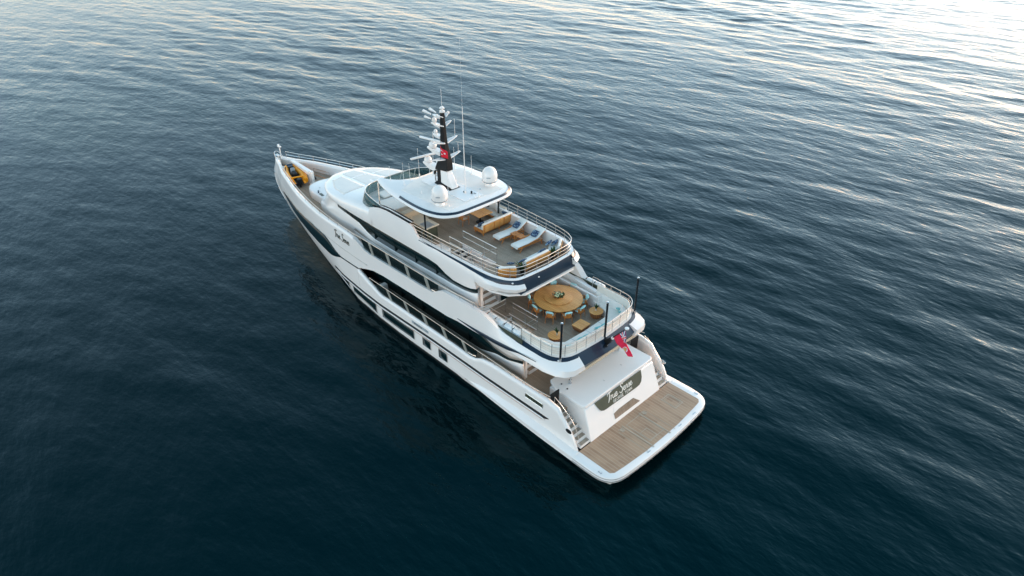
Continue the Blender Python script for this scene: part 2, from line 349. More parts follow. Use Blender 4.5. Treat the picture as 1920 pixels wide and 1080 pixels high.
# cap rail (white flat top) for hull tops is the solidify rim
# --- ribbons on the hull surface
def ribbon(xs, lo, hi, off=.02, rows=3, mirror=True):
    g = G(); rr = []
    for x in xs:
        a, b = lo(x), hi(x); rr.append([(x, HY(x, a+(b-a)*k/rows)+off, a+(b-a)*k/rows) for k in range(rows+1)])
    g.loft(rr, False)
    return g.mirror() if mirror else g
lin = lambda X, Z: (lambda x: interp(x, X, Z))
def fr(a, b, st=.4): n = max(2, int(abs(b-a)/st)+1); return list(np.linspace(a, b, n))
BWT = lin([25.6, 26.1, 26.7, 27.4, 27.85, 30.25, 33.7, 37, 38.5], [3.46, 3.57, 3.78, 4.10, 4.24, 4.22, 3.95, 3.75, 3.6])
BWB = lin([25.6, 26.6, 27.4, 30, 36, 38.5], [3.42, 3.05, 2.86, 2.86, 2.84, 3.45])
ribbon(fr(25.6, 38.5), BWB, BWT, .04).build('bow_window', GLASS, Y0, solid=.03)
ribbon(fr(23.3, 25.8), lin([23.3, 25.7], [3.46, 3.36]), lin([23.3, 25.7], [3.56, 3.46]), .015, 1).build('shadow_gap', BLACK, Y0, solid=.03)
# sheer line groove
ribbon(fr(22.0, 41.2), lin([21, 28, 34, 42], [4.29, 4.28, 4.22, 4.12]), lin([21, 28, 34, 42], [4.335, 4.325, 4.27, 4.17]), .006, 1).build('sheer_groove', ALU, Y0, solid=.02)
# hull windows
for (x0, x1, a0, a1, b0, b1, sl) in [(25.1, 26.6, .95, 1.5, 1.62, 1.62, .5), (21.45, 24.5, .66, .86, 1.52, 1.56, .1), (17.05, 20.72, .74, .74, 1.44, 1.46, .0), (15.3, 16.15, .80, .84, 1.44, 1.44, 0), (13.63, 14.49, .75, .75, 1.42, 1.42, 0)]:
    lo = lin([x0, x1], [a0, a1]); hi = lin([x0, x1], [b0, b1])
    for s in (1, -1):
        g = ribbon(fr(x0, x1, .3), lo, hi, .045, 3, False)
        if s < 0: g.v = [(x, -y, z) for x, y, z in g.v]; g.f = [f[::-1] for f in g.f]
        wn = g.build('hull_window', GLASS, Y0, solid=.02)
        f = G(); P = [(x, HY(x, lo(x))+.04, lo(x)-.012) for x in fr(x0, x1, .4)]+[(x, HY(x, hi(x))+.04, hi(x)+.012) for x in fr(x1, x0, .4)]
        f.tube([(x, y*s, z) for x, y, z in P], .012, 6, True); f.build('frame', WHITE, wn)
# rub rail with dark inlay lines
ST = lin([4.85, 5.6, 10, 15, 21, 25, 26.9], [1.86, 1.86, 1.80, 1.83, 1.72, 1.84, 1.95])
g = ribbon(fr(4.9, 27.2), lambda x: ST(x)-.02-(.15 if x > 7.5 else .15+.17*(1-abs(x-6.2)/1.3) if x > 4.95 else 0), ST, .03, 1)
g.build('rub_stripe', BLACK, Y0, solid=.03)
ribbon(fr(5.4, 26.8), lambda x: ST(x)-.33, lambda x: ST(x)-.27, .035, 1).build('pinstripe', TEAKR, Y0, solid=.02)
ribbon(fr(5.2, 27), lambda x: ST(x)-.27, lambda x: ST(x)-.17, .06, 2).build('rub_rail', WHITE, Y0, solid=.05)
ribbon(fr(12.0, 24.5), lin([12, 12.6, 24.5], [.24, .27, .30]), lin([12, 12.6, 24.5], [.25, .36, .42]), .02, 1).build('waterline_stripe', BLACK, Y0, solid=.03)
ribbon(fr(.7, 39.5), lambda x: -.7, lambda x: interp(x, [0, 28, 40], [.22, .22, .3]), .02, 2).build('boot_top', BOOT, Y0, solid=.03)
# hull vents, portlight, hull name
for s in (1, -1):
    g = G(); g.box(6.04, s*4.232, 2.48, 1.34, .03, .30); v = g.build('mooring_opening', OLIVE, Y0)
    g = G()
    for i in range(5): g.box(5.62+i*.2, s*4.25, 2.46, .05, .03, .22)
    g.tube([(5.37, s*4.25, 2.33), (6.71, s*4.25, 2.33), (6.71, s*4.25, 2.63), (5.37, s*4.25, 2.63)], .02, 6, True); g.build('roller', STEEL, v)
    g = G(); g.box(16.35, s*4.245, 2.12, 1.7, .03, .17); v = g.build('bulwark_scupper', GREYPAD, Y0)
    g = G()
    for i in range(4): g = G(); g.box(16.2+i*.22, s*4.262, 2.12, .07, .02, .13); g.build('scupper_bar', BLACK, v)
    g = G(); g.lathe([(.0, 0), (.15, 0), (.17, .03), (.11, .035), (.10, .02), (0, .015)], 0, 0, 0, 20)
    g.v = [(x, s*z, y) for x, y, z in g.v]; g.f = [f[::-1] for f in g.f] if s > 0 else g.f
    o = g.build('fairlead', STEEL, Y0, loc=(3.42, s*4.23, 1.98)); o.scale = (1.25, 1, .85)
    g = G(); g.lathe([(0, .0), (.10, 0), (.10, .012), (0, .012)], 0, 0, 0, 18); g.v = [(x, s*z, y) for x, y, z in g.v]; h = g.build('fairlead_hole', BLACK, o, loc=(0, s*.03, 0))
# --- side ledge that grows into the swimming platform
g = G(); rings = []
for x, yo, zi, zo, zb in [(12.0, 4.245, .50, .48, .45), (11, 4.33, .78, .60, .45), (9.5, 4.43, .98, .72, .45), (7.5, 4.54, 1.08, .80, .48), (5.5, 4.62, 1.05, .85, .50), (3.6, 4.66, .95, .87, .52), (2.7, 4.67, .885, .872, .52)]:
    rings.append([(x, 4.16, zi+.03), (x, yo-.06, zo+.02), (x, yo, zo-.03), (x, yo, zb+.03), (x, yo-.05, zb), (x, 4.1, zb)])
g.loft(rings); g.mirror(); g.build('side_ledge', WHITE, Y0, ang=50)
# --- swim platform
PO = [(2.72, 4.67), (1.4, 4.67), (.75, 4.58), (.35, 4.34), (.12, 3.98), (.0, 3.4), (-.1, 1.8), (-.14, 0)]
pts = catmull([(x, y, 0) for x, y in PO], 4); half = [(p.x, p.y) for p in pts]; outl = half+[(x, -y) for x, y in half[-2::-1]]
def inset(pts, k, cx=2.7): return [(cx-(cx-x)*(1-k/2.8), y*(1-k/4.67)) for x, y in pts]
g = G(); rings = [[(x, y, z) for x, y in inset(outl, k)] for k, z in [(.1, .50), (.0, .54), (0, .84), (.03, .872), (.40, .874)]]
g.loft(rings); g.build('swim_platform', WHITE, Y0, ang=50); plat = bpy.data.objects['swim_platform']
g = G(); g.tube([(x+(.01 if x > 1 else -.012), y*1.003, .62) for x, y in outl], .016, 6); g.tube([(x, y*1.003, .78) for x, y in outl], .010, 6); g.build('platform_trim_line', BLACK, Y0)
g = G(); g.prism([(2.74, 4.10), (.62, 4.10), (.46, 3.9), (.38, 3.2), (.26, 1.6), (.23, 0), (.26, -1.6), (.38, -3.2), (.46, -3.9), (.62, -4.10), (2.74, -4.10)], .872, .884); g.build('platform_teak', PLATDECK, Y0)
def frame_rect(cx, cy, sx, sy, z, w_, name, mt, par, h=.006):
    g = G()
    g.box(cx-sx/2+w_/2, cy, z, w_, sy, h); g.box(cx+sx/2-w_/2, cy, z, w_, sy, h); g.box(cx, cy-sy/2+w_/2, z, sx-2*w_, w_, h); g.box(cx, cy+sy/2-w_/2, z, sx-2*w_, w_, h)
    return g.build(name, mt, par)
TRIMW = mat('worn_hatch_trim', (.44, .34, .25), .6, var=.1)
frame_rect(1.6, -2.84, 1.05, .80, .887, .06, 'platform_hatch', TRIMW, Y0); frame_rect(1.6, -2.84, .80, .58, .8875, .03, 'platform_hatch', TRIMW, Y0)
frame_rect(1.38, .08, 1.7, 1.3, .887, .045, 'passerelle_hatch', TRIMW, Y0)
frame_rect(1.38-.45, .35, .75, .62, .8885, .04, 'locker_hatch', TRIMW, Y0)
for y in (.92, -.60): g = G(); g.box(1.24, y, .89, 2.2, .075, .014); g.build('hatch_track', TRIMW, Y0)
for q in ((1.15, 1.43, 2.0, .03), (1.15, -1.05, 2.0, .03), (2.25, 1.15, .03, .5), (2.25, -.82, .03, .4)): g = G(); g.box(q[0], q[1], .8865, q[2], q[3], .006); g.build('seam_trim', TRIMW, Y0)
for y in (1.15, -.85): g = G(); g.lathe([(0, 0), (.14, 0), (.14, .01), (.10, .012), (.10, .006), (0, .006)], 2.12, y, .885, 20); g.build('deck_socket', TRIMW, Y0)
for s in (1, -1):
    g = G(); g.box(1.0, s*4.45, .882, .24, .05, .02); g.box(.92, s*4.45, .89, .04, .09, .03); g.box(1.08, s*4.45, .89, .04, .09, .03); g.build('platform_cleat', STEEL, Y0)
for y in (1.4, -1.5, -2.9):
    g = G(); g.box(.11, y, .882, .05, .24, .02); g.build('platform_cleat', STEEL, Y0)
# --- transom block
g = G()
TB0 = [(2.7, 3.17), (2.7, -3.17), (5.9, -3.10), (5.9, 3.10)]
bl = lambda z, P: [(x, y, z) for x, y in P]
g.loft([bl(.88, TB0), bl(2.72, [(3.38, 3.04), (3.38, -3.04), (6.05, -3.0), (6.05, 3.0)])])
g.build('transom_block', WHITE, Y0, bevel=.05)
g = G(); TL = [(3.42, 2.95), (3.42, -2.95), (3.55, -3.10), (5.5, -3.08), (6.25, -2.72), (6.25, 2.72), (5.5, 3.08), (3.55, 3.10)]
g.prism(TL, 2.72, 2.95); g.build('transom_lid', WHITE, Y0, bevel=.04)
SLP = math.atan2(.68, 1.84)     # transom face slope
def TF(y, t, off=0):            # point on the transom face: t = height above .88
    z = .88+t; x = 2.7+.68*t/1.84; return (x-off*math.cos(SLP), y, z+off*math.sin(SLP))
def tf_prism(poly, off0, off1):
    g = G(); n = len(poly); a = [TF(y, t, off0) for y, t in poly]; b = [TF(y, t, off1) for y, t in poly]
    return g.add(a+b, [tuple(range(n-1, -1, -1)), tuple(range(n, 2*n))]+[(i, (i+1) % n, n+(i+1) % n, n+i) for i in range(n)])
nb = tf_prism([(2.28, 1.86), (2.02, 1.38), (1.9, 1.24), (1.7, 1.16), (1.5, 1.14), (-1.25, 1.10), (-1.5, 1.12), (-1.7, 1.24), (-1.82, 1.46), (-1.86, 1.86)][::-1], .004, .03).build('name_board', OLIVE, Y0)
rec = tf_prism([(1.0, .60), (.97, .26), (-1.28, .24), (-.78, .66), (.55, .66)][::-1], .004, .02).build('transom_grille', SLAT, Y0)
tf_prism([(.9, .98), (1.0, .61), (.55, .675), (-.75, .675), (-1.3, .25), (-1.12, 1.02)][::-1], .003, .012).build('step_recess', WHITE, Y0)
# lettering: script drawn as strokes
def stroke_text(strokes, place, rad, name, mt, parent, flat=.5):
    g = G()
    for st in strokes:
        P = catmull([(a, b, 0) for a, b, *c in st], 5); wd = catmull([(c[0] if c else 1, 0, 0) for a, b, *c in st], 5)
        L_, Rr = [], []
        for i in range(len(P)):
            t = (P[min(i+1, len(P)-1)]-P[max(i-1, 0)]).normalized(); nn = Vector((-t.y, t.x, 0))*rad*wd[i].x
            L_.append(P[i]+nn); Rr.append(P[i]-nn)
        rings = []
        for a, b in zip(L_, Rr): rings.append([place(a.x, a.y, 0), place(b.x, b.y, 0), place(b.x, b.y, 1), place(a.x, a.y, 1)])
        g.loft(rings)
    return g.build(name, mt, parent, smooth=False)
TS = [ # True Sense, x right, y up, roughly 10.4 wide
 [(-.25, 1.35, .5), (-.1, 1.75, 1), (.5, 1.98, 1.3), (1.35, 2.0, 1.2), (1.65, 2.15, .5)], [(.75, 1.95, .9), (.55, 1.1, 1.4), (.3, .2, 1.5), (-.05, -.35, .8)],
 [(1.05, 1.0, .5), (1.2, .95, 1), (1.1, .4, 1.3), (1.0, .0, 1.1)], [(1.12, .5, .7), (1.4, .95, 1), (1.7, .9, 1)],
 [(1.95, 1.0, 1), (1.8, .35, 1.3), (2.0, .0, 1.1), (2.35, .2, .8), (2.65, .95, 1)], [(2.65, .95, 1), (2.5, .3, 1.3), (2.7, .0, 1), (2.95, .2, .6)],
 [(2.95, .35, .6), (3.5, .6, .9), (3.55, .95, .9), (3.2, .95, 1), (3.0, .45, 1.4), (3.15, .02, 1.2), (3.55, .05, .9), (3.95, .4, .5)],
 [(6.2, 1.75, .8), (6.0, 2.15, 1.0), (5.5, 2.1, 1.2), (5.3, 1.6, 1.3), (5.75, 1.1, 1.5), (5.9, .45, 1.5), (5.45, -.1, 1.2), (4.85, .0, 1), (4.7, .4, .8)],
 [(6.3, .35, .6), (6.85, .6, .9), (6.9, .95, .9), (6.55, .95, 1), (6.35, .45, 1.4), (6.5, .02, 1.2), (6.9, .05, .9), (7.2, .35, .5)],
 [(7.4, .95, .9), (7.3, .4, 1.2), (7.2, 0, 1)], [(7.3, .45, .7), (7.65, .95, 1), (7.95, .85, 1.2), (7.85, .3, 1.2), (7.95, 0, 1), (8.2, .15, .5)],
 [(8.25, .2, .5), (8.75, 1.0, 1), (8.85, .5, 1.3), (8.75, .05, 1.2), (8.4, .0, 1)], [(8.8, .1, .6), (9.1, .3, .5)],
 [(9.1, .35, .6), (9.65, .6, .9), (9.7, .95, .9), (9.35, .95, 1), (9.15, .45, 1.4), (9.3, .02, 1.2), (9.7, .05, .9), (10.1, .4, .5)]]
k = 2.22/10.4
stroke_text(TS, lambda a, b, q: TF(1.22-a*k-b*k*.12, 1.46+b*k*.98, .034+.016*q), .092, 'name_lettering', LETTER, nb)
GT = {'G': [[(.9, .8), (.5, 1), (.1, .75), (.0, .4), (.15, .1), (.5, 0), (.9, .15), (.92, .45), (.55, .45)]], 'E': [[(0, 0), (0, 1)], [(0, 1), (.7, 1)], [(0, .52), (.6, .52)], [(0, 0), (.7, 0)]],
      'O': [[(.5, 1), (.1, .8), (0, .5), (.1, .2), (.5, 0), (.9, .2), (1, .5), (.9, .8), (.5, 1)]], 'R': [[(0, 0), (0, 1)], [(0, 1), (.55, 1), (.75, .78), (.55, .52), (0, .52)], [(.4, .52), (.8, 0)]],
      'T': [[(.4, 0), (.4, 1)], [(0, 1), (.8, 1)]], 'W': [[(0, 1), (.3, 0)], [(.3, 0), (.55, .9)], [(.55, .9), (.8, 0)], [(.8, 0), (1.1, 1)]], 'N': [[(0, 0), (0, 1)], [(0, 1), (.75, 0)], [(.75, 0), (.75, 1)]], ' ': []}
def block_text(txt, gap=.32):
    o, x = [], 0
    for ch in txt:
        for st in GT[ch]: o.append([(x+a, b) for a, b in st] if len(st) > 2 else [(x+st[0][0], st[0][1]), (x+st[1][0], st[1][1])])
        x += (.55 if ch == ' ' else max([a for st in GT[ch] for a, b in st]))+gap
    return o, x-gap
gt, gw = block_text('GEORGE TOWN'); kk = 1.66/gw
stroke_text(gt, lambda a, b, q: TF(.86-a*kk, 1.20+b*kk*1.1, .034+.014*q), .065, 'port_lettering', LETTER, nb)
kh = 2.05/10.4      # hull name near the bow, both sides
for s in (1, -1):
    X0 = 26.05 if s > 0 else 24.0
    def ph(a, b, q, s=s, X0=X0):
        x = X0-a*kh if s > 0 else X0+a*kh
        z = 4.98+b*kh*1.35; return (x, s*(HY(x, z)+.012+.012*q), z-.0)
    stroke_text(TS, ph, .10, 'hull_name', LETDARK, bow)
# --- stern stairs, doors, stern bulwark inside
for s in (1, -1):
    st_ = None
    g = G(); n = 7
    for i in range(n):
        x0 = 2.80+i*.30; z = .88+(i+1)*.18; g.box((x0+5.0)/2, s*3.52, (z-.18+z)/2+.0, 5.0-x0, .76, .178)
    st_ = g.build('stern_stairs', WHITE, Y0)
    for i in range(n):
        g = G(); g.box(2.80+i*.30+.135, s*3.52, .88+(i+1)*.18+.004, .235, .66, .02); g.build('stair_tread', DECK, st_)
    g = G(); g.box(5.15, s*3.55, 2.75, .05, .70, .95); g.build('stern_gate', BLACK, Y0)
    hr = [(4.75, s*3.98, 3.38), (4.35, s*3.98, 3.18), (3.95, s*3.95, 2.85), (3.55, s*3.92, 2.5), (3.2, s*3.9, 2.0), (2.92, s*3.9, 1.35), (2.86, s*3.9, 1.0)]
    g = G(); g.tube(catmull(hr, 4), .018, 8); g.tube([hr[0], (4.75, s*3.98, 3.05)], .016, 6); g.tube([hr[2], (3.98, s*4.0, 2.6)], .014, 6); g.build('stern_handrail', WARMSTEEL, Y0)
    # winch / mooring gear at the quarter
    g = G(); g.lathe([(0, 0), (.20, 0), (.20, .06), (.12, .10), (.10, .28), (.17, .34), (.17, .38), (0, .40)], 6.0, s*3.62, 2.16, 20); g.lathe([(0, 0), (.16, 0), (.16, .05), (.09, .1), (.09, .22), (.14, .26), (0, .28)], 5.55, s*3.8, 2.16, 18)
    g.build('capstan', STEEL, Y0, ang=50)
g = G(); g.lathe([(0, 0), (.05, 0), (.05, .02), (0, .02)], 5.55, 2.55, 2.95, 12); g.lathe([(0, 0), (.05, 0), (.05, .02), (0, .02)], 5.05, 2.62, 2.95, 12); g.build('deck_filler_cap', BLACK, Y0)
for s in (1, -1):
    for x, y in ((5.25, 2.15), (5.42, 1.95)):
        g = G(); g.tube([(x, s*y, 2.94), (x, s*y, 4.45)], .045, 10); g.lathe([(0, 0), (.09, 0), (.08, .05), (0, .06)], x, s*y, 2.95, 14); g.build('support_post', STEEL, Y0)
# hatch seams and slots in the lid
g = G(); g.box(4.1, .6, 2.953, .10, .03, .006); g.box(4.3, -1.2, 2.953, .10, .03, .006); g.build('lid_latch', ALU, Y0)

# --- decks
def deck_outline(xa, xb, z, ins, n=40):
    P = []
    for x in list(np.linspace(xa, xb, n)): P.append((x, max(HY(x, z)-ins, .02)))
    return P+[(x, -y) for x, y in P[::-1]]
g = G(); g.prism(deck_outline(4.6, 22.6, 2.5, .15), 2.0, 2.15); g.build('main_deck', DECK, Y0)
UDo = [(5.15, 0), (5.15, 2.6), (5.4, 3.1), (5.9, 3.35), (8, 3.5), (10.5, 3.6), (11.5, 3.95), (14, 4.02), (20, 4.02)]+[(x, HY(x, 4.6)-.15) for x in np.linspace(22, 41.6, 22)]
UDo = UDo+[(x, -y) for x, y in UDo[::-1] if y > 0]
def plane_with_hole(outer, hole, z0, z1, name, mt):
    """deck sheet with an axis-aligned rectangular opening: split into bands along x"""
    hx0, hx1 = hole[0][0], hole[1][0]; hy0, hy1 = hole[0][1], hole[2][1]
    def ext(x):
        ys = []
        n = len(outer)
        for i in range(n):
            (ax, ay), (bx, by) = outer[i], outer[(i+1) % n]
            if (ax-x)*(bx-x) <= 0 and ax != bx: ys.append(ay+(by-ay)*(x-ax)/(bx-ax))
        return min(ys), max(ys)
    xs = sorted(set([p[0] for p in outer]+[hx0, hx1])); g = G()
    for a, b in zip(xs, xs[1:]):
        if b-a < 1e-4: continue
        (la, ha), (lb, hb) = ext(a+1e-5), ext(b-1e-5)
        if a >= hx0-1e-6 and b <= hx1+1e-6:
            g.prism([(a, la), (b, lb), (b, hy0), (a, hy0)], z0, z1); g.prism([(a, hy1), (b, hy1), (b, hb), (a, ha)], z0, z1)
        else: g.prism([(a, la), (b, lb), (b, hb), (a, ha)], z0, z1)
    # drop internal coincident walls
    f2 = {}
    for f in g.f:
        kf = frozenset(tuple(round(c, 4) for c in g.v[i]) for i in f); f2.setdefault(kf, []).append(f)
    g.f = [v[0] for v in f2.values() if len(v) == 1]
    return g.build(name, mt, Y0, smooth=False)
UW = [(8.7, 1.46), (10.9, 1.46), (10.9, 2.6), (8.7, 2.6)]
plane_with_hole(UDo, UW, 4.38, 4.5, 'upper_deck', DECK)
plane_with_hole([(4.9, 2.2), (5.4, 3.2), (8, 3.45), (12, 3.6), (22, 4.0), (22, -4.0), (12, -3.6), (8, -3.45), (5.4, -3.2), (4.9, -2.2)], UW, 4.26, 4.375, 'soffit', TAN)
SDo = [(9.35, 2.0), (9.75, 2.5), (10.2, 2.75), (11.1, 3.0), (13.2, 3.08), (16.8, 3.15), (20, 3.2), (23.4, 3.0), (24.3, 1.6), (24.5, 0)]
SDo = [(9.25, 0)]+SDo+[(x, -y) for x, y in SDo[-2::-1]]
WELL = [(12.45, 1.05), (15.5, 1.05), (15.5, 2.1), (12.45, 2.1)]
plane_with_hole(SDo, WELL, 7.13, 7.25, 'sun_deck', DECK)
g = G(); g.prism([(8.95, 2.0), (9.6, 2.8), (10.6, 3.2), (15.6, 3.3), (23, 3.1), (23, -3.1), (15.6, -3.3), (10.6, -3.2), (9.6, -2.8), (8.95, -2.0)], 6.96, 7.06)
h = G(); HO = [(12.45, 1.05), (15.5, 1.05), (15.5, 2.1), (12.45, 2.1)]
plane_with_hole([(8.98, 2.0), (9.6, 2.8), (10.6, 3.2), (15.6, 3.3), (23, 3.1), (23, -3.1), (15.6, -3.3), (10.6, -3.2), (9.6, -2.8), (8.98, -2.0)], HO, 7.0, 7.12, 'sun_deck_soffit', WHITE)
def stair(name, x0, z0, n, dx, dz, y0, y1, th, tmat, k0=0):
    """flight climbing toward the bow; white risers, inset treads"""
    g = G()
    for a in range(n): g.box(x0+dx*(a+.5), (y0+y1)/2, z0+dz*(a+1)-dz/2-.012, dx, y1-y0, dz+.02)
    o = g.build(name, WHITE, Y0, smooth=False)
    for a in range(n):
        h = G(); h.box(x0+dx*(a+.5)-.01, (y0+y1)/2, z0+dz*(a+1)+.006, dx*.84, (y1-y0)*.92, .02); h.build('stair_tread', tmat if a >= k0 else DECK, o)
    return o
stair('lower_stair_flight', 12.2, 4.5, 5, .28, .235, 1.12, 2.6, .05, DECK)
stair('upper_stair_flight', 13.6, 5.675, 6, .28, .235, 1.12, 2.02, .05, BLACK)
stair('upper_deck_stairs', 8.05, 2.15, 10, .285, .232, 1.5, 2.6, .05, DECK)
for y in (1.07, 2.11): g = G(); g.box(13.97, y, 7.13, 3.1, .06, .32); g.build('stairwell_lining', WHITE, Y0)
for y in (1.43, 2.63): g = G(); g.box(9.8, y, 4.41, 2.3, .05, .24); g.build('stairwell_lining', WHITE, Y0)
g = G(); g.box(15.75, 2.62, 7.42, 1.0, .8, .34); g.build('stairwell_locker', WHITE, Y0, bevel=.04);
for s in (1,):
    g = G(); g.tube([(12.2, s*1.0, 4.5), (12.2, s*1.0, 5.45), (13.4, s*1.0, 6.5)], .02, 8); g.build('stair_handrail', STEEL, Y0)
    g = G(); g.tube([(12.35, 2.15, 4.5), (12.35, 2.15, 5.3)], .02, 8); g.build('stair_handrail', STEEL, Y0)

# --- coamings and navy bands of the two aft decks
UT = catmull([(11.0, 3.60, 5.42), (10, 3.55, 5.38), (7.94, 3.43, 5.32), (6.76, 3.45, 5.31), (5.9, 3.38, 5.30), (5.35, 3.14, 5.30), (5.0, 2.70, 5.30), (4.87, 2.2, 5.30), (4.80, 1.3, 5.30), (4.74, 0, 5.30)], 5)
def full(P): P = [tuple(p) for p in P]; return P+[(x, -y, z) for x, y, z in P[-2::-1]]
def offset_in(P, k, zz=None):
    """move a full (port→stern→starboard) polyline inboard by k"""
    n = len(P); o = []
    for i in range(n):
        a = Vector(P[max(i-1, 0)][:2]); b = Vector(P[min(i+1, n-1)][:2]); t = (b-a).normalized(); nn = Vector((-t.y, t.x))
        q = Vector(P[i][:2])+nn*k; o.append((q.x, q.y, P[i][2] if zz is None else zz))
    return o
UF = full(UT)
def check_side(P): # ensure offset direction is inward
    q = offset_in(P, .2); m = len(P)//2; return q[m][0] > P[m][0]
sg = 1 if check_side(UF) else -1
g = G(); I = offset_in(UF, sg*.24); g.loft([[a, b, (b[0], b[1], 4.45), (a[0], a[1], 4.45)] for a, b in zip(UF, I)]); g.build('upper_coaming', WHITE, Y0, ang=40)
# navy band of the upper deck: hugs the coaming then slopes out to the wing / soffit
UB = catmull([(11.0, 3.72, 5.30), (10, 3.72, 5.28), (8.0, 3.70, 5.19), (6.7, 3.67, 5.17), (5.85, 3.61, 5.17), (5.32, 3.39, 5.17), (4.97, 3.09, 5.17), (4.80, 2.72, 5.165), (4.70, 2.25, 5.15)], 5)
g = G(); T2 = offset_in(UF, -sg*.012); 
def resample(P, n):
    P = [Vector(p) for p in P]; L = [0]
    for a, b in zip(P, P[1:]): L.append(L[-1]+(b-a).length)
    return [Vector([interp(L[-1]*i/(n-1), L, [p[c] for p in P]) for c in range(3)]) for i in range(n)]
cut = [p for p in T2[:len(UT)] if p[1] > 2.18]
A, B = resample(cut, 50), resample([tuple(p) for p in UB], 50)
g.loft([[a+Vector((0, 0, -.03)), b, b+Vector((0, 0, -.10)), a+Vector((.0, 0, -.15))] for a, b in zip(A, B)])
g.mirror(); g.build('navy_side_band', NAVY, Y0, ang=50)
cx5 = lambda y: interp(abs(y), [0, 1.3, 2.2, 2.5], [4.73, 4.79, 4.86, 4.93])
g = G(); g.loft([[(cx5(y)-.01, y, 5.27), (cx5(y)-.12, y, 5.13), (cx5(y)-.54, y, 4.78), (4.42, y, 4.5), (5.0, y, 4.5), (5.1, y, 5.2)] for y in np.linspace(-2.45, 2.45, 24)])
aftn = g.build('navy_stern_band', NAVY, Y0, ang=40)
g = G(); g.box(4.66, 0, 4.38, .55, 5.0, .2); g.build('stern_soffit_trim', TAN, Y0, bevel=.03)
for x, y, z in ((4.2, 0, 4.74),):
    pass
# sun deck
ST_ = catmull([(17.0, 3.33, 8.04), (15.2, 3.27, 8.0), (13.2, 3.22, 8.0), (11.05, 3.14, 8.0), (10.1, 2.91, 8.0), (9.52, 2.54, 8.0), (9.26, 2.04, 8.0), (9.16, .8, 8.0), (9.12, 0, 8.0)], 5)
SF = full(ST_); sg2 = 1 if check_side(SF) else -1
g = G(); I = offset_in(SF, sg2*.2); g.loft([[a, b, (b[0], b[1], 7.2), (a[0], a[1], 7.2)] for a, b in zip(SF, I)]); g.build('sun_deck_coaming', WHITE, Y0, ang=40)
T2 = offset_in(SF, -sg2*.012); cut = [p for p in T2[:len(ST_)] if p[1] > 2.02]
SB = catmull([(17.0, 3.40, 7.97), (15, 3.37, 7.94), (13, 3.34, 7.92), (11.1, 3.31, 7.86), (10.15, 3.08, 7.78), (9.5, 2.70, 7.76), (9.15, 2.35, 7.74), (9.03, 2.06, 7.7)], 5)
A, B = resample(cut, 40), resample([tuple(p) for p in SB], 40)
g = G(); g.loft([[a+Vector((0, 0, -.03)), b, b+Vector((0, 0, -.1)), a+Vector((0, 0, -.2))] for a, b in zip(A, B)]); g.mirror(); g.build('navy_side_band', NAVY, Y0, ang=50)
cx8 = lambda y: interp(abs(y), [0, .8, 1.6, 2.04, 2.3], [9.12, 9.15, 9.20, 9.26, 9.36])
g = G(); g.loft([[(cx8(y)-.012, y, 7.97), (cx8(y)-.15, y, 7.46), (9.1, y, 7.1), (9.45, y, 7.1), (9.45, y, 7.9)] for y in np.linspace(-2.28, 2.28, 24)]); g.build('navy_stern_band', NAVY, Y0, ang=40)
# white side panels of the sun deck, wrapped round the quarters
rings = []
def R6(x, yt, zt, yc, zc, yb, zb, xi=None): rings.append([(x, yt-.12, 7.12), (x, yt-.14, zt-.03), (x, yt, zt), (x, yc, zc), (x, yb, zb), (x, yb-.3, zb+.02)])
for x, zt in ((22.3, 8.25), (21.8, 8.45), (21.2, 8.62), (20.3, 8.72), (19, 8.72), (18.2, 8.70), (17.8, 8.66), (17.5, 8.50), (17.2, 8.28), (16.9, 8.02)):
    R6(x, 3.30+(.07 if x < 17.3 else 0), zt, 3.46, 7.75, 3.41, 7.03)
for x, zt, zb, yb in ((16, 7.96, 7.03, 3.42), (15.2, 7.95, 6.95, 3.40), (14.5, 7.93, 6.60, 3.34), (13.8, 7.92, 6.42, 3.31), (12.8, 7.90, 6.46, 3.31), (12.2, 7.88, 6.56, 3.31), (11.72, 7.87, 6.75, 3.33), (11.70, 7.87, 7.30, 3.45), (10.9, 7.84, 7.34, 3.44)):
    R6(x, 3.37, zt, 3.49, 7.62, yb, zb)
for it, ot, cr, ob in [((10.3, 2.95), (10.2, 3.09), (10.2, 3.25), (10.2, 3.22)), ((9.75, 2.6), (9.6, 2.78), (9.55, 3.0), (9.55, 2.95)), ((9.45, 2.3), (9.2, 2.42), (9.05, 2.6), (9.1, 2.55)), ((9.35, 2.02), (9.02, 2.06), (8.84, 2.1), (8.95, 2.08))]:
    rings.append([(*it, 7.12), (*it, 7.7), (*ot, 7.76), (*cr, 7.58), (*ob, 7.36), (*it, 7.3)])
g = G(); g.loft(rings); g.mirror(); g.build('sun_deck_side_panel', WHITE, Y0, ang=40)
for y in (3.24, 3.02):
    g = G(); g.loft([[(x, y-.07, z), (x, y+.07, z), (x, y+.07, z+.05), (x, y-.07, z+.05)] for x, z in ((21.9, 8.50), (21.0, 8.68), (20.2, 8.74), (19, 8.74), (17.9, 8.71))]); g.mirror(); g.build('black_capping', BLACK, Y0)
g = G(); g.tube([(22, 3.13, 8.60), (20.2, 3.13, 8.80), (17.8, 3.13, 8.76)], .03, 6); g.mirror(); g.build('capping_rail', WHITE, Y0)

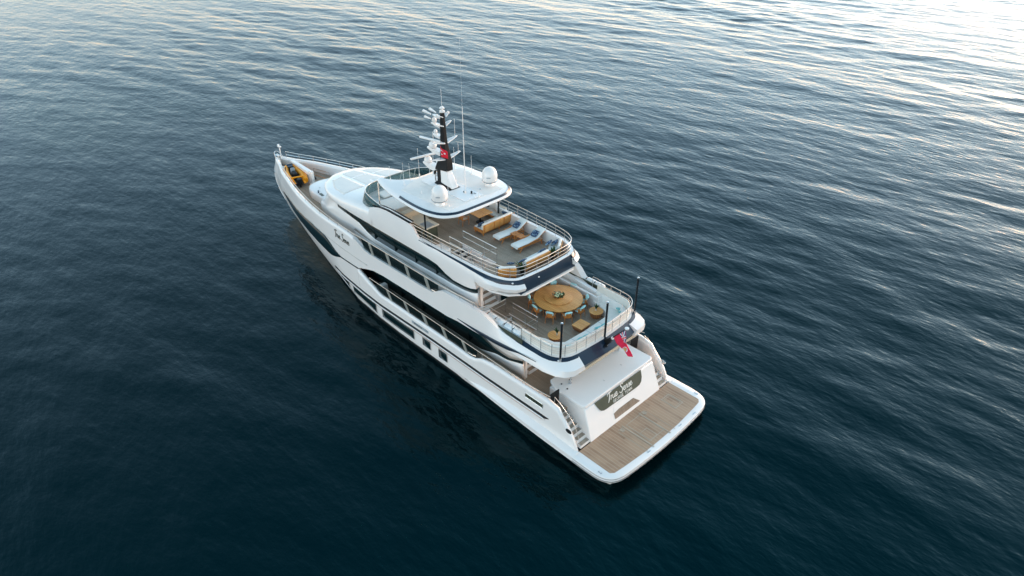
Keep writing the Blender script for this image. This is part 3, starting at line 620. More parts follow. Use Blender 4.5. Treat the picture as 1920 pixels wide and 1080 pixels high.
# --- superstructure houses
def band(xs, fb, ft, rows=1):
    """strip between two 3-D curves fb(x), ft(x) -> (y,z)"""
    g = G(); rr = []
    for x in xs:
        (y0, z0), (y1, z1) = fb(x), ft(x); rr.append([(x, y0+(y1-y0)*k/rows, z0+(z1-z0)*k/rows) for k in range(rows+1)])
    return g.loft(rr, False)
mzb = lin([7.9, 9.2, 10.2, 10.9, 11.6, 13.4, 16, 20.5, 23.5], [3.42, 3.0, 2.92, 2.68, 2.50, 2.50, 2.48, 2.50, 2.45])
mzt = lin([7.9, 9.0, 9.6, 10.3, 10.9, 11.4, 12, 23.5], [3.66, 3.26, 3.27, 3.33, 3.6, 3.9, 4.4, 4.4])
my = lambda x, z: 3.30 if z > 2.5 else 3.30-.22*((2.5-z)/.35)
g = G(); g.prism([(7.95, 2.98), (23.4, 2.98), (23.4, -2.98), (7.95, -2.98), (7.95, -2.7), (8.6, -2.7), (8.6, 1.4), (11.2, 1.4), (11.2, 2.84), (7.95, 2.84)], 2.15, 4.25); g.build('main_deck_house', WHITE, Y0, smooth=False)
xs = fr(7.9, 23.4, .3)
g = band(xs, lambda x: (3.08, 2.15), lambda x: (3.30, mzb(x)), 3); g.mirror(); g.build('lower_house_wall', WHITE, Y0, solid=.08)
g = band(xs, lambda x: (3.30, mzb(x)), lambda x: (3.32, mzt(x)), 2); g.mirror(); mg = g.build('salon_window_band', GLASS, Y0, solid=.06); mg2 = g.other
g = band(fr(7.9, 11.6, .2), lambda x: (3.33, mzt(x)), lambda x: (3.33+interp(x, [7.9, 11.6], [.25, .65]), interp(x, [7.9, 11.6], [4.35, 4.45])), 3); g.mirror(); g.build('aft_fairing', WHITE, Y0, solid=.05)
for x in (12.6, 14.9, 17.2, 19.5, 21.6):
    for s in (1, -1):
        h = G(); h.tube([(x, s*3.31, 2.5), (x+.0, s*3.33, 4.36)], .014, 6); h.build('window_mullion', BLACK, mg if s > 0 else mg2)
g = G(); g.box(8.57, -.65, 3.2, .05, 3.8, 2.0); g.build('salon_door', GLASS, Y0)
g = G(); g.box(21.15, 3.62, 2.55, .6, .45, .82, tx=.6); g.box(21.15, -3.62, 2.55, .6, .45, .82, tx=.6); g.build('deck_locker', WHITE, Y0, bevel=.05)
# fin: dark sweep on the outer belt
g = ribbon(fr(6.2, 12.5, .25), lambda x: interp(x, [6.2, 7.5, 8.3, 9.3, 10.5, 12.5], [4.94, 4.83, 4.62, 4.58, 4.60, 4.72]), lambda x: interp(x, [6.2, 7.7, 9.3, 12.5], [4.96, 4.90, 4.84, 4.74]), 0, 1)
g.v = [(x, math.copysign(interp(x, [6.2, 8, 9.5, 11.2], [3.975, 4.045, 4.15, 4.20]), y), z) for x, y, z in g.v]; g.build('dark_fin', NAVY, Y0, solid=-.02)
# upper house
uzb = lin([11.7, 12.1, 13, 14, 15, 16, 20, 22.3, 23.1, 24.05, 25.6, 26.8], [6.42, 6.2, 6.03, 5.98, 5.98, 5.96, 5.84, 5.87, 6.07, 6.45, 6.60, 6.66])
uy = lambda x: interp(x, [11.7, 22, 24, 26, 26.8, 28], [3.18, 3.2, 3.21, 3.18, 3.13, 3.0])
g = G(); g.prism([(11.75, 2.97), (22.2, 2.97), (22.2, -2.97), (11.75, -2.97), (11.75, -2.7), (12.3, -2.7), (12.3, .95), (15.7, .95), (15.7, 2.78), (11.75, 2.78)], 4.5, 6.94); g.build('upper_deck_house', WHITE, Y0, smooth=False)
g = G(); g.box(12.27, -.85, 5.6, .05, 3.4, 2.1); g.build('lounge_door', GLASS, Y0)
xs = fr(11.7, 26.8, .3); wo = lambda x: interp(x, [11.7, 22.5, 26.8], [.04, .04, -.16])
g = band(xs, lambda x: (uy(x)-.12+min(0, wo(x)), 4.5), lambda x: (uy(x)+wo(x), min(5.5, uzb(x))), 2); g2 = band(xs, lambda x: (uy(x)+wo(x), 5.5), lambda x: (uy(x)+wo(x)-.04, uzb(x)), 3); g.add(g2.v, g2.f); g.mirror(); g.build('upper_house_wall', WHITE, Y0, solid=.08)
ut = lin([11.7, 12.4, 13.8, 14.5, 15.4, 16, 24, 26.8], [6.78, 6.56, 6.44, 6.62, 7.0, 7.1, 7.08, 7.02])
g = band(xs, lambda x: (uy(x)-.01, uzb(x)), lambda x: (uy(x)+.02, ut(x)+.02), 2); g.mirror(); ug = g.build('bridge_window_band', GLASS, Y0, solid=.05); ug2 = g.other
for x in (25.5, 24.9, 22.2, 19.9, 17.7, 15.6):
    for s in (1, -1):
        h = G(); h.tube([(x, s*(uy(x)+.0), uzb(x)+.02), (x, s*(uy(x)+.02), ut(x)-.02)], .016, 6); h.build('window_mullion', BLACK, ug if s > 0 else ug2)
# foredeck trunk and wheelhouse body
def ins2(P, k, cx=26): return [(cx+(x-cx)*(1-k/6), y*(1-k/3)) for x, y in P]
FB = [(p.x, p.y) for p in catmull([(31.6, 1.62, 0), (32.6, 1.62, 0), (33.6, 1.58, 0), (34.3, 1.40, 0), (34.75, 1.0, 0), (34.95, .4, 0), (34.98, 0, 0)], 5)]; FBf = FB+[(x, -y) for x, y in FB[-2::-1]]
g = G(); g.loft([[(x, y, z) for x, y in ins2(FBf, k, 31.6)] for k, z in [(.04, 4.5), (0, 4.6), (0, 5.05), (.03, 5.13), (.10, 5.18), (.3, 5.20)]]); trk = g.build('foredeck_trunk', WHITE, Y0, ang=60)
g = G(); g.box(32.35, 1.38, 5.20, .55, .22, .03, rz=-.1); g.build('hatch_slot', OLIVE, trk); g = G(); g.box(32.95, 1.30, 5.24, .34, .10, .10, rz=-.5); g.build('hatch_handle', NAVY, trk)
g = G()
for x, y in ((33.6, .8), (33.9, -.5)): g.lathe([(0, 0), (.05, 0), (.05, .02), (0, .03)], x, y, 5.2, 10)
g.build('deck_stud', ALU, trk)
g = G(); g.tube([(p[0]*.995+.15, p[1]*.97, 5.19) for p in FBf[14:-4]], .012, 5); g.build('trunk_trim', TAN, trk)
CAB = [
 [(22, 2.95, 4.5), (25, 3.0, 4.5), (27, 2.95, 4.5), (29, 2.68, 4.5), (30.5, 2.32, 4.5), (31.6, 1.88, 4.5), (32.05, 1.2, 4.5), (32.15, 0, 4.5)],
 [(22, 3.02, 5.0), (25, 3.08, 5.0), (27, 3.05, 5.0), (29, 2.76, 4.95), (30.5, 2.40, 4.9), (31.65, 1.93, 4.85), (32.12, 1.2, 4.8), (32.22, 0, 4.8)],
 [(22, 3.10, 6.0), (25, 3.14, 6.1), (27, 3.12, 6.2), (28.7, 2.90, 5.8), (30.3, 2.44, 5.35), (31.5, 1.95, 5.08), (32.0, 1.22, 5.0), (32.12, 0, 5.0)],
 [(22, 3.08, 6.4), (25, 3.12, 6.48), (27, 3.10, 6.48), (28.6, 2.80, 6.05), (30.1, 2.30, 5.55), (31.25, 1.82, 5.22), (31.8, 1.18, 5.12), (31.9, 0, 5.12)],
 [(22, 3.06, 6.6), (25, 3.10, 6.66), (27, 3.06, 6.70), (28.5, 2.74, 6.5), (29.8, 2.22, 6.2), (30.8, 1.7, 6.0), (31.3, 1.0, 5.9), (31.45, 0, 5.9)],
 [(22, 3.10, 7.0), (25, 3.12, 7.0), (26.9, 3.10, 6.99), (28.5, 2.80, 6.98), (29.7, 2.26, 6.95), (30.4, 1.6, 6.92), (30.85, .9, 6.9), (31.0, 0, 6.9)],
 [(22, 3.42, 7.05), (25, 3.38, 7.05), (27, 3.26, 7.08), (28.6, 2.90, 7.12), (29.8, 2.3, 7.15), (30.45, 1.6, 7.15), (30.88, .9, 7.15), (31.02, 0, 7.15)],
 [(22, 3.46, 7.5), (25, 3.36, 7.45), (27, 3.22, 7.35), (28.6, 2.85, 7.29), (29.7, 2.24, 7.25), (30.35, 1.55, 7.24), (30.76, .85, 7.24), (30.9, 0, 7.24)],
 [(22, 3.38, 7.95), (25, 3.16, 7.75), (27, 2.98, 7.56), (28.4, 2.58, 7.44), (29.3, 2.0, 7.38), (29.85, 1.4, 7.36), (30.2, .8, 7.35), (30.3, 0, 7.35)],
 [(22, 2.95, 8.18), (24.6, 2.7, 7.95), (26.5, 2.35, 7.76), (27.7, 1.95, 7.62), (28.5, 1.5, 7.55), (28.95, 1.0, 7.51), (29.15, .6, 7.5), (29.25, 0, 7.5)],
 [(22, 1.6, 8.22), (23.5, 1.5, 8.12), (24.8, 1.3, 7.98), (25.8, 1.05, 7.88), (26.4, .8, 7.82), (26.8, .55, 7.78), (27, .3, 7.76), (27.1, 0, 7.75)],
 [(22, .05, 8.24), (22.8, .05, 8.20), (23.6, .05, 8.14), (24.4, .05, 8.05), (25.2, .05, 7.96), (26, .04, 7.88), (26.6, .02, 7.81), (27.0, 0, 7.76)]]
cabg = G(); rings = []
for r_ in CAB:
    P = [tuple(p) for p in catmull(r_, 5)]; rings.append(P+[(x, -y, z) for x, y, z in P[-2::-1]])
# refine vertically with a spline through the rings
nr = len(rings[0]); fine = []
cols = [catmull([rg[i] for rg in rings], 3) for i in range(nr)]
for j in range(len(cols[0])): fine.append([tuple(cols[i][j]) for i in range(nr)])
cabg.loft(fine, False); cabo = cabg.build('wheelhouse', WHITE, Y0, ang=50)
from mathutils.bvhtree import BVHTree
BV = BVHTree.FromPolygons(cabg.v, cabg.f)
def shz(x, y):
    h = BV.ray_cast(Vector((x, y, 12)), Vector((0, 0, -1))); return h[0].z if h[0] else 7.4
ribs = [(lambda x: interp(x, [26, 30.6], [1.0, .62]))]
rb = ribs[0]
for xa, xb, ya, yb in ((26.1, 28.5, lambda x: -rb(x)+.10, lambda x: rb(x)-.10), (28.75, 30.15, lambda x: -rb(x)+.10, lambda x: rb(x)-.10),
                       (26.2, 29.6, lambda x: rb(x)+.12, lambda x: interp(x, [26.2, 28, 29.6], [2.85, 2.55, 1.75])),
                       (26.2, 28.2, lambda x: -interp(x, [26.2, 28, 29.6], [2.85, 2.55, 1.75]), lambda x: -rb(x)-.12), (28.42, 29.6, lambda x: -interp(x, [26.2, 28, 29.6], [2.85, 2.55, 1.75]), lambda x: -rb(x)-.12)):
    g = G(); rr = []
    for x in np.linspace(xa, xb, 12): rr.append([(x, y, shz(x, y)+.012) for y in np.linspace(ya(x), yb(x), 9)])
    g.loft(rr, False); g.build('roof_cover_panel', PANEL, cabo, solid=-.012)

# --- sun-deck windscreen
WP = catmull([(21.2, 3.2, 0), (22.0, 3.2, 0), (22.9, 3.08, 0), (23.6, 2.78, 0), (24.15, 2.2, 0), (24.42, 1.3, 0), (24.5, 0, 0)], 6)
WF = full(WP); NW = len(WF)
wb = lambda x, y: interp(x, [21.2, 22.0, 22.6, 23.5, 24.5], [8.62, 8.33, 8.18, 8.05, 7.98])
wt = lambda x: interp(x, [21.2, 21.8, 22.6, 24.5], [8.76, 8.86, 8.95, 8.95])
bot = [(x+.30*max(0, (x-22)/2.5), y*1.03, wb(x, y)) for x, y, z in WF]; top = [(x-.18*max(0, (x-22)/2.5), y*.985, wt(x)) for x, y, z in WF]
g = G(); g.loft([[a, b] for a, b in zip(bot, top)], False); ws = g.build('windscreen', TGLASS, Y0, solid=.02)
g = G(); g.tube(top, .022, 8); g.build('windscreen_rim', WHITE, ws)
for i in (18, 26, 32, 40, 46, 54):
    if i < NW:
        g = G(); g.tube([bot[i], top[i]], .03, 6); g.build('windscreen_mullion', WHITE, ws)
for s in (1, -1):
    g = G(); g.tube([(21.55, s*2.95, 8.3), (21.8, s*2.75, 10.0)], .04, 8); g.build('hardtop_stay', STEEL, Y0)
    g = G(); g.tube([(16.62, s*3.02, 7.25), (16.62, s*3.02, 9.95)], .055, 10); g.build('hardtop_post', DARKSTEEL, Y0)
# forward sun-deck fittings
g = G(); g.box(23.2, 0, 8.30, 1.0, 3.6, .14); g.box(21.7, 1.9, 8.0, 1.9, 1.7, .55); g.box(21.7, -1.6, 8.0, 1.9, 2.2, .55); g.build('helm_seating', CUSHS, Y0, bevel=.07)
g = G(); g.box(22.55, 0, 8.25, .5, 1.4, .5); g.build('helm_console', WHITE, Y0, bevel=.06)
# bar under the hardtop
g = G(); g.box(18.4, 1.95, 7.70, 2.0, .85, .88); bar = g.build('bar_counter', OLIVE, Y0, bevel=.02)
g = G(); g.box(18.38, 1.97, 8.19, 2.2, 1.05, .08); g.build('counter_top', CREAM, bar, bevel=.03)
g = G(); g.box(17.75, 2.05, 8.235, .75, .6, .012); g.build('sink', GREYPAD, bar)
g = G(); g.box(19.6, 2.0, 7.95, .5, 1.2, 1.2); g.box(20.1, -.4, 8.1, .4, 3.2, 1.6); g.build('bar_back', TAN, Y0, bevel=.04)

# --- hardtop
HT = catmull([(22.35, 2.45, 0), (21.4, 2.78, 0), (20, 3.08, 0), (18.4, 3.28, 0), (17.0, 3.33, 0), (16.0, 3.22, 0), (15.25, 2.92, 0), (14.8, 2.4, 0), (14.6, 1.7, 0), (14.56, 0, 0)], 5)
HT = [(p.x, p.y) for p in HT]; FRT = [(p.x, p.y) for p in catmull([(20.65, 0, 0), (20.75, .8, 0), (21.15, 1.7, 0), (21.8, 2.25, 0), (22.35, 2.45, 0)], 4)][:-1]
H = FRT+HT; HFull = H+[(x, -y) for x, y in H[-2:0:-1]]
def ins3(P, k): return [(18.0+(x-18.0)*(1-k/3.8), y*(1-k/3.3)) for x, y in P]
g = G(); g.loft([[(x, y, z) for x, y in ins3(HFull, k)] for k, z in [(.25, 9.84), (.02, 9.86), (0, 9.90), (.01, 9.93), (.03, 9.95), (.14, 10.08), (.26, 10.13)]]); ht = g.build('hardtop', WHITE, Y0, ang=40)
# navy band round the stern of the hardtop
nbp = [(x, y) for x, y in HT if x < 19.2]; nbp = nbp+[(x, -y) for x, y in nbp[-2::-1]]
a = ins3(nbp, .03); b = ins3(nbp, .17)
g = G(); g.loft([[(*p, 9.93), (*q, 10.145), (*q, 10.0), (*p, 9.90)] for p, q in zip(a, b)]); g.build('navy_stern_band', NAVY, ht, ang=30)
# raised crown and seams of the roof
g = G(); g.loft([[(x, y, z) for x, y in [(15.3, 2.2), (15.3, -2.2), (19.6, -2.5), (20.3, -.9), (20.3, .9), (19.6, 2.5)]] for z in (10.12, 10.14)]); g.build('roof_pad', PANEL, ht)
g = G(); g.loft([[(x, y, z) for x, y in [(15.5, .75), (15.5, -.75), (19.8, -.75), (19.8, .75)]] for z in (10.14, 10.165)]); g.build('roof_spine', WHITE, ht, bevel=.01)

# --- mast
mast = G()
mast.loft([[(18.95, .42, 10.13), (17.25, .50, 10.13), (17.25, -.50, 10.13), (18.95, -.42, 10.13)], [(18.93, .24, 10.28), (17.5, .26, 10.28), (17.5, -.26, 10.28), (18.93, -.24, 10.28)]])
mast.box(18.62, 0, 10.85, .34, .46, 1.25)
mast.loft([[(18.95, .26, 11.1), (17.75, .26, 11.25), (17.75, -.26, 11.25), (18.95, -.26, 11.1)], [(18.75, .24, 11.55), (17.74, .22, 11.9), (17.74, -.22, 11.9), (18.75, -.24, 11.55)],
           [(18.42, .2, 12.0), (17.85, .19, 12.2), (17.85, -.19, 12.2), (18.42, -.2, 12.0)], [(18.38, .14, 13.2), (18.02, .13, 13.2), (18.02, -.13, 13.2), (18.38, -.14, 13.2)],
           [(18.33, .10, 14.9), (18.11, .09, 14.9), (18.11, -.09, 14.9), (18.33, -.10, 14.9)]])
mo = mast.build('mast', BLACK, Y0, bevel=.02)
g = G(); g.loft([[(18.5, .20, 10.3), (17.3, .28, 10.2), (17.3, -.28, 10.2), (18.5, -.20, 10.3)], [(18.5, .20, 11.35), (17.95, .20, 11.4), (17.95, -.20, 11.4), (18.5, -.20, 11.35)]]); g.build('mast_fairing', WHITE, mo, bevel=.04)
def arm(x0, x1, z, w0=.34, w1=.22, th=.13, rise=0):
    g = G(); g.loft([[(x0, w0/2, z-th), (x0, w0/2, z), (x0, -w0/2, z), (x0, -w0/2, z-th)], [((x0+x1)/2, w0/2, z-th+rise*.4), ((x0+x1)/2, w0/2, z+rise*.5), ((x0+x1)/2, -w0/2, z+rise*.5), ((x0+x1)/2, -w0/2, z-th+rise*.4)], [(x1, w1/2, z-th*.4+rise), (x1, w1/2, z+rise), (x1, -w1/2, z+rise), (x1, -w1/2, z-th*.4+rise)]])
    return g.build('mast_platform', WHITE, mo, bevel=.03)
def cross(y, x, z, sp, th=.09, sweep=.0):
    g = G()
    for s in (1, -1): g.loft([[(x+.22, s*.10, z), (x-.22, s*.10, z), (x-.22, s*.10, z-th), (x+.22, s*.10, z-th)], [(x+.16-sweep, s*sp*.6, z+.08), (x-.16-sweep, s*sp*.6, z+.08), (x-.16-sweep, s*sp*.6, z+.02), (x+.16-sweep, s*sp*.6, z+.02)], [(x+.08-sweep, s*sp, z+.16), (x-.08-sweep, s*sp, z+.16), (x-.08-sweep, s*sp, z+.12), (x+.08-sweep, s*sp, z+.12)]])
    return g.build('mast_crosstree', WHITE, mo, bevel=.02)
arm(18.9, 20.25, 11.22, .5, .42, .32); arm(18.4, 19.75, 12.35, .45, .36, .26); arm(18.4, 19.15, 13.35, .38, .26, .16); arm(18.35, 19.25, 14.02, .34, .26, .14); arm(18.3, 19.1, 14.55, .30, .2, .1)
cross(0, 18.08, 12.02, 1.15); cross(0, 18.15, 13.05, 1.0); cross(0, 18.2, 14.1, .62, .07); cross(0, 18.2, 14.65, .5, .06)
def scanner(x, y, z, L_, rz, name='radar_scanner'):
    g = G(); g.lathe([(0, 0), (.24, 0), (.26, .1), (.20, .28), (.10, .34), (0, .35)], x, y, z, 20); c, s_ = math.cos(rz), math.sin(rz)
    o = g.build('radar_pedestal', WHITE, mo, ang=50)
    g = G(); g.box(x, y, z+.43, L_, .16, .13, rz=rz); g.build(name, WHITE, mo, bevel=.05)
scanner(19.95, 0, 11.24, 2.5, R(82)); scanner(19.35, 0, 12.40, 2.1, R(12))
for x, y, z, rr in ((18.98, 0, 13.38, .12), (19.05, 0, 14.06, .15), (18.22, 0, 15.05, .10), (18.2, .42, 14.72, .07), (18.2, -.42, 14.72, .07)):
    g = G(); g.lathe([(0, 0), (rr*.8, 0), (rr, rr*.5), (rr, rr*1.1), (rr*.75, rr*1.7), (rr*.35, rr*2.0), (0, rr*2.05)], x, y, z, 18); g.build('antenna_dome', WHITE, mo, ang=60)
g = G(); g.lathe([(0, 0), (.17, 0), (.17, .08), (.08, .10), (.08, .2), (.16, .22), (.16, .28), (0, .30)], 18.22, 0, 14.88, 16); g.build('masthead_light', WHITE, mo)
g = G()
for s in (1, -1): g.tube([(19.1, s*.2, 14.6), (19.75, s*.25, 14.66)], [.04, .09], 12)
for s in (1,): g.tube([(19.0, s*.3, 14.35), (19.5, s*.35, 14.38)], [.04, .08], 12)
g.build('loud_hailer', WHITE, mo, ang=50)
g = G(); g.box(18.75, -.42, 11.0, .2, .12, .2); g.box(18.95, .3, 10.9, .12, .2, .25); g.box(19.05, -.05, 10.6, .2, .3, .15); g.tube([(18.95, .25, 10.3), (18.95, .25, 10.9)], .05, 8); g.build('mast_floodlight', STEEL, mo)
for x, y, z0, z1 in ((18.08, -1.0, 12.15, 12.75), (18.08, 1.0, 12.15, 12.7), (18.15, .85, 13.2, 13.9), (18.15, -.85, 13.2, 14.3), (18.1, .1, 15.0, 16.3), (17.4, -.1, 10.2, 12.2)):
    g = G(); g.tube([(x, y, z0), (x, y, z1)], .014, 6); g.build('whip_antenna', WHITE, mo)

def whip(x, y, z, h, rad=.016, lean=0, mt=WHITE):
    g = G(); g.tube([(x, y, z), (x, y, z+.16)], rad*2.2, 8)
    if h > 5: g.tube([(x, y, z+.1), (x, y, z+5.5)], [rad, rad*.7], 6); g.tube([(x, y, z+5.45), (x, y, z+h)], [rad*.16, rad*.08], 5)
    else: g.tube([(x, y, z+.1), (x+lean, y, z+h)], [rad, rad*.6], 6)
    return g.build('whip_antenna', mt, ht)
for q in ((16.45, -.1, 9.3, .032), (15.7, 1.85, 2.3, .014), (18.37, -2.29, 1.35, .014), (20.0, -2.19, 1.5, .014), (18.3, 1.9, .5, .016), (15.4, -.26, .38, .02), (20.1, 1.9, 1.5, .014), (20.4, 1.2, 1.2, .012), (20.6, .3, 1.9, .013), (21.3, 2.1, 1.0, .013)):
    whip(q[0], q[1], 10.12, q[2], q[3])
g = G(); g.lathe([(0, 0), (.06, 0), (.06, .16), (0, .2)], 16.1, -.3, 10.15, 12); g.lathe([(0, 0), (.07, 0), (.07, .07), (0, .1)], 16.55, -.1, 10.15, 12); g.build('deck_light', BLACK, ht)
g = G(); g.box(15.95, -.45, 10.19, .2, .06, .06); g.box(16.2, -1.1, 10.17, .06, .06, .08); g.build('roof_fitting', STEEL, ht)
for s in (1, -1):
    g = G(); g.lathe([(0, .0), (.30, .0), (.26, .06), (.22, .18), (.30, .23), (.43, .26), (.49, .34), (.505, .62), (.48, .82), (.42, .98), (.32, 1.11), (.17, 1.20), (0, 1.23)], 0, 0, 0, 36)
    rd = g.build('radome', WHITE, Y0, ang=60, loc=(16.33, s*2.03, 10.13))
    g = G(); g.lathe([(.44, .265), (.498, .34), (.50, .36), (.49, .33), (.43, .258)], 0, 0, 0, 36); g.build('radome_seam', GREYPAD, rd)
    g = G()
    for q in range(5): g.box(.50*math.cos(R(118+q*6)), .50*math.sin(R(118+q*6)), .66, .02, .036, .07, rz=R(118+q*6))
    g.build('radome_mark', GREYPAD, rd)
# courtesy flag on the mast
tf = G(); rr = []
for i in range(9):
    t = i/8; rr.append([(18.0-.55*t+.03*math.sin(t*7), .42+.10*math.sin(t*5), 12.95-.30*t-.62*q*(1-.25*t)) for q in (0, .33, .66, 1)])
tf.loft(rr, False); cf = tf.build('courtesy_flag', REDT, None, solid=.006)
tag(cf, 'small red flag with white crescent and star hanging beside the black mast', 'flag')
def flagp(t, q, o=.008): return (18.0-.55*t+.03*math.sin(t*7), .42+.10*math.sin(t*5)+o, 12.95-.30*t-.62*q*(1-.25*t))
g = G(); P = []
for a in range(0, 25):
    th = R(40+a*280/24); P.append((math.cos(th), math.sin(th), 1.0))
outer_ = [(.34+.20*c, .45+.26*s_) for c, s_, _ in P]; inner_ = [(.38+.155*c, .45+.20*s_) for c, s_, _ in P]
g.loft([[flagp(a, b), flagp(c, e)] for (a, b), (c, e) in zip(outer_, inner_)], False)
star = [(.62+(.11 if k % 2 == 0 else .045)*math.cos(R(36*k+180)), .45+(.14 if k % 2 == 0 else .055)*math.sin(R(36*k+180))) for k in range(10)]
n0 = len(g.v); g.v += [flagp(a, b) for a, b in star]; g.f.append(tuple(range(n0, n0+10))); g.build('crescent_and_star', FWHITE, cf, smooth=False)

# --- ensign on its staff over the stern
g = G(); g.tube([(4.75, 0, 4.95), (3.37, 0, 6.62)], .035, 10); stf = g.build('ensign_staff', DARKSTEEL, Y0)
g = G(); g.lathe([(0, 0), (.12, 0), (.12, .05), (0, .07)], 3.36, 0, 6.62, 14); g.box(4.22, 0, 5.55, .12, .12, .12); g.build('staff_fitting', WHITE, stf)
g = G(); g.loft([[(4.95, .18, 4.95), (4.95, -.18, 4.95), (4.75, -.18, 4.8), (4.75, .18, 4.8)], [(4.60, .16, 5.32), (4.60, -.16, 5.32), (4.38, -.16, 5.10), (4.38, .16, 5.10)], [(4.38, .08, 5.5), (4.38, -.08, 5.5), (4.26, -.08, 5.4), (4.26, .08, 5.4)]]); g.lathe([(0, 0), (.10, .02), (.10, .12), (0, .14)], 4.42, .28, 4.98, 12)
g.build('staff_bracket', BLACK, stf, bevel=.02)
HA, HB_ = Vector((4.17, 0, 5.62)), Vector((3.46, 0, 6.50))   # hoist: lower, upper
def ens(u, v, off=0):
    """u along the fly 0..1, v across the hoist 0 (top) .. 1 (foot); the cloth hangs and folds"""
    h = HB_.lerp(HA, v); e = Vector((2.86, .05, 4.98)).lerp(Vector((3.30, -.05, 5.12)), v)
    p = h.lerp(e, u); sag = math.sin(math.pi*min(1, u))*.10; p.z -= sag*(1-v*.5)
    return (p.x-.04*math.sin(u*8+v*2)*u, p.y+.13*math.sin(u*5+v*6.5)*min(1, u*2)+off, p.z)
def ens_patch(u0, u1, v0, v1, off=0, nu=10, nv=6):
    g = G(); g.loft([[ens(u0+(u1-u0)*i/nu, v0+(v1-v0)*j/nv, off) for j in range(nv+1)] for i in range(nu+1)], False); return g
eo = ens_patch(0, 1, 0, 1, 0, 30, 14).build('ensign', RED, None)
q = eo.modifiers.new('s', 'SOLIDIFY'); q.thickness = .008; q.offset = 0
tag(eo, 'red ensign with union canton draped from its staff over the stern', 'flag')
for s in (1, -1):
    ens_patch(0, .42, 0, .46, .010*s).build('canton', FBLUE, eo)
    g = ens_patch(0, .42, .17, .29, .016*s, 10, 2); h = ens_patch(.17, .26, 0, .46, .016*s, 3, 6); g.add(h.v, h.f)
    for (ua, va, ub, vb) in ((0, 0, .42, .46), (0, .46, .42, 0)):
        n = 10; P = [(ua+(ub-ua)*i/n, va+(vb-va)*i/n) for i in range(n+1)]
        g.loft([[ens(a, max(0, b-.035), .013*s), ens(a, min(.46, b+.035), .013*s)] for a, b in P], False)
    g.build('canton_white_cross', FWHITE, eo)
    g = ens_patch(0, .42, .20, .26, .020*s, 10, 2); h = ens_patch(.195, .235, 0, .46, .020*s, 3, 6); g.add(h.v, h.f); g.build('canton_red_cross', REDT, eo)
    g = G(); n0 = 0
    for uc, vc, ru, rv in ((.70, .5, .11, .17),):
        g.v += [ens(uc+ru*math.cos(R(a*18)), vc+rv*math.sin(R(a*18)), .012*s) for a in range(20)]; g.f.append(tuple(range(20)))
    g.build('badge_disc', FWHITE, eo, smooth=False)
    g = G(); sh_ = [(.63, .40), (.63, .60), (.70, .60), (.77, .5), (.70, .40)]; g.v += [ens(a, b, .017*s) for a, b in sh_]; g.f.append(tuple(range(5)))
    g.build('badge_shield', FGOLD, eo, smooth=False)

# --- rails
def railing(path, levels, rad, posts, name='railing', base=None, mt=WARMSTEEL, prad=.017, pmat=STEEL):
    """path at top height; levels = z offsets below the top"""
    g = G()
    for k_, dz in enumerate(levels): g.tube([(x, y, z-dz) for x, y, z in path], rad if k_ == 0 else rad*.6, 8)
    o = g.build(name, mt, Y0)
    for (x, y, z0, z1) in posts:
        h = G(); h.tube([(x, y, z0), (x, y, z1)], prad, 8); h.build('rail_post', pmat, o)
    return o
# sun deck rail
SR = full(catmull([(17.6, 3.24, 8.72), (15.2, 3.20, 8.72), (13.2, 3.12, 8.72), (11.3, 2.98, 8.72), (10.2, 2.76, 8.72), (9.6, 2.38, 8.72), (9.32, 1.8, 8.72), (9.24, .8, 8.72), (9.2, 0, 8.72)], 5))
pr = resample(SR, 25)
railing(SR, (0, .24, .48), .022, [(p.x, p.y, 8.0, 8.71) for p in pr])
# upper deck aft rail
UR1 = catmull([(8.6, 3.45, 6.08), (7.6, 3.42, 6.08), (6.7, 3.42, 6.08), (5.8, 3.34, 6.08), (5.3, 3.05, 6.08), (5.02, 2.6, 6.08), (4.93, 2.0, 6.08), (4.86, 1, 6.08), (4.82, 0, 6.08)], 5)
UR = full(UR1); pr = resample(UR, 19)
railing(UR, (0, .27), .022, [(p.x, p.y, 5.3, 6.07) for p in pr])
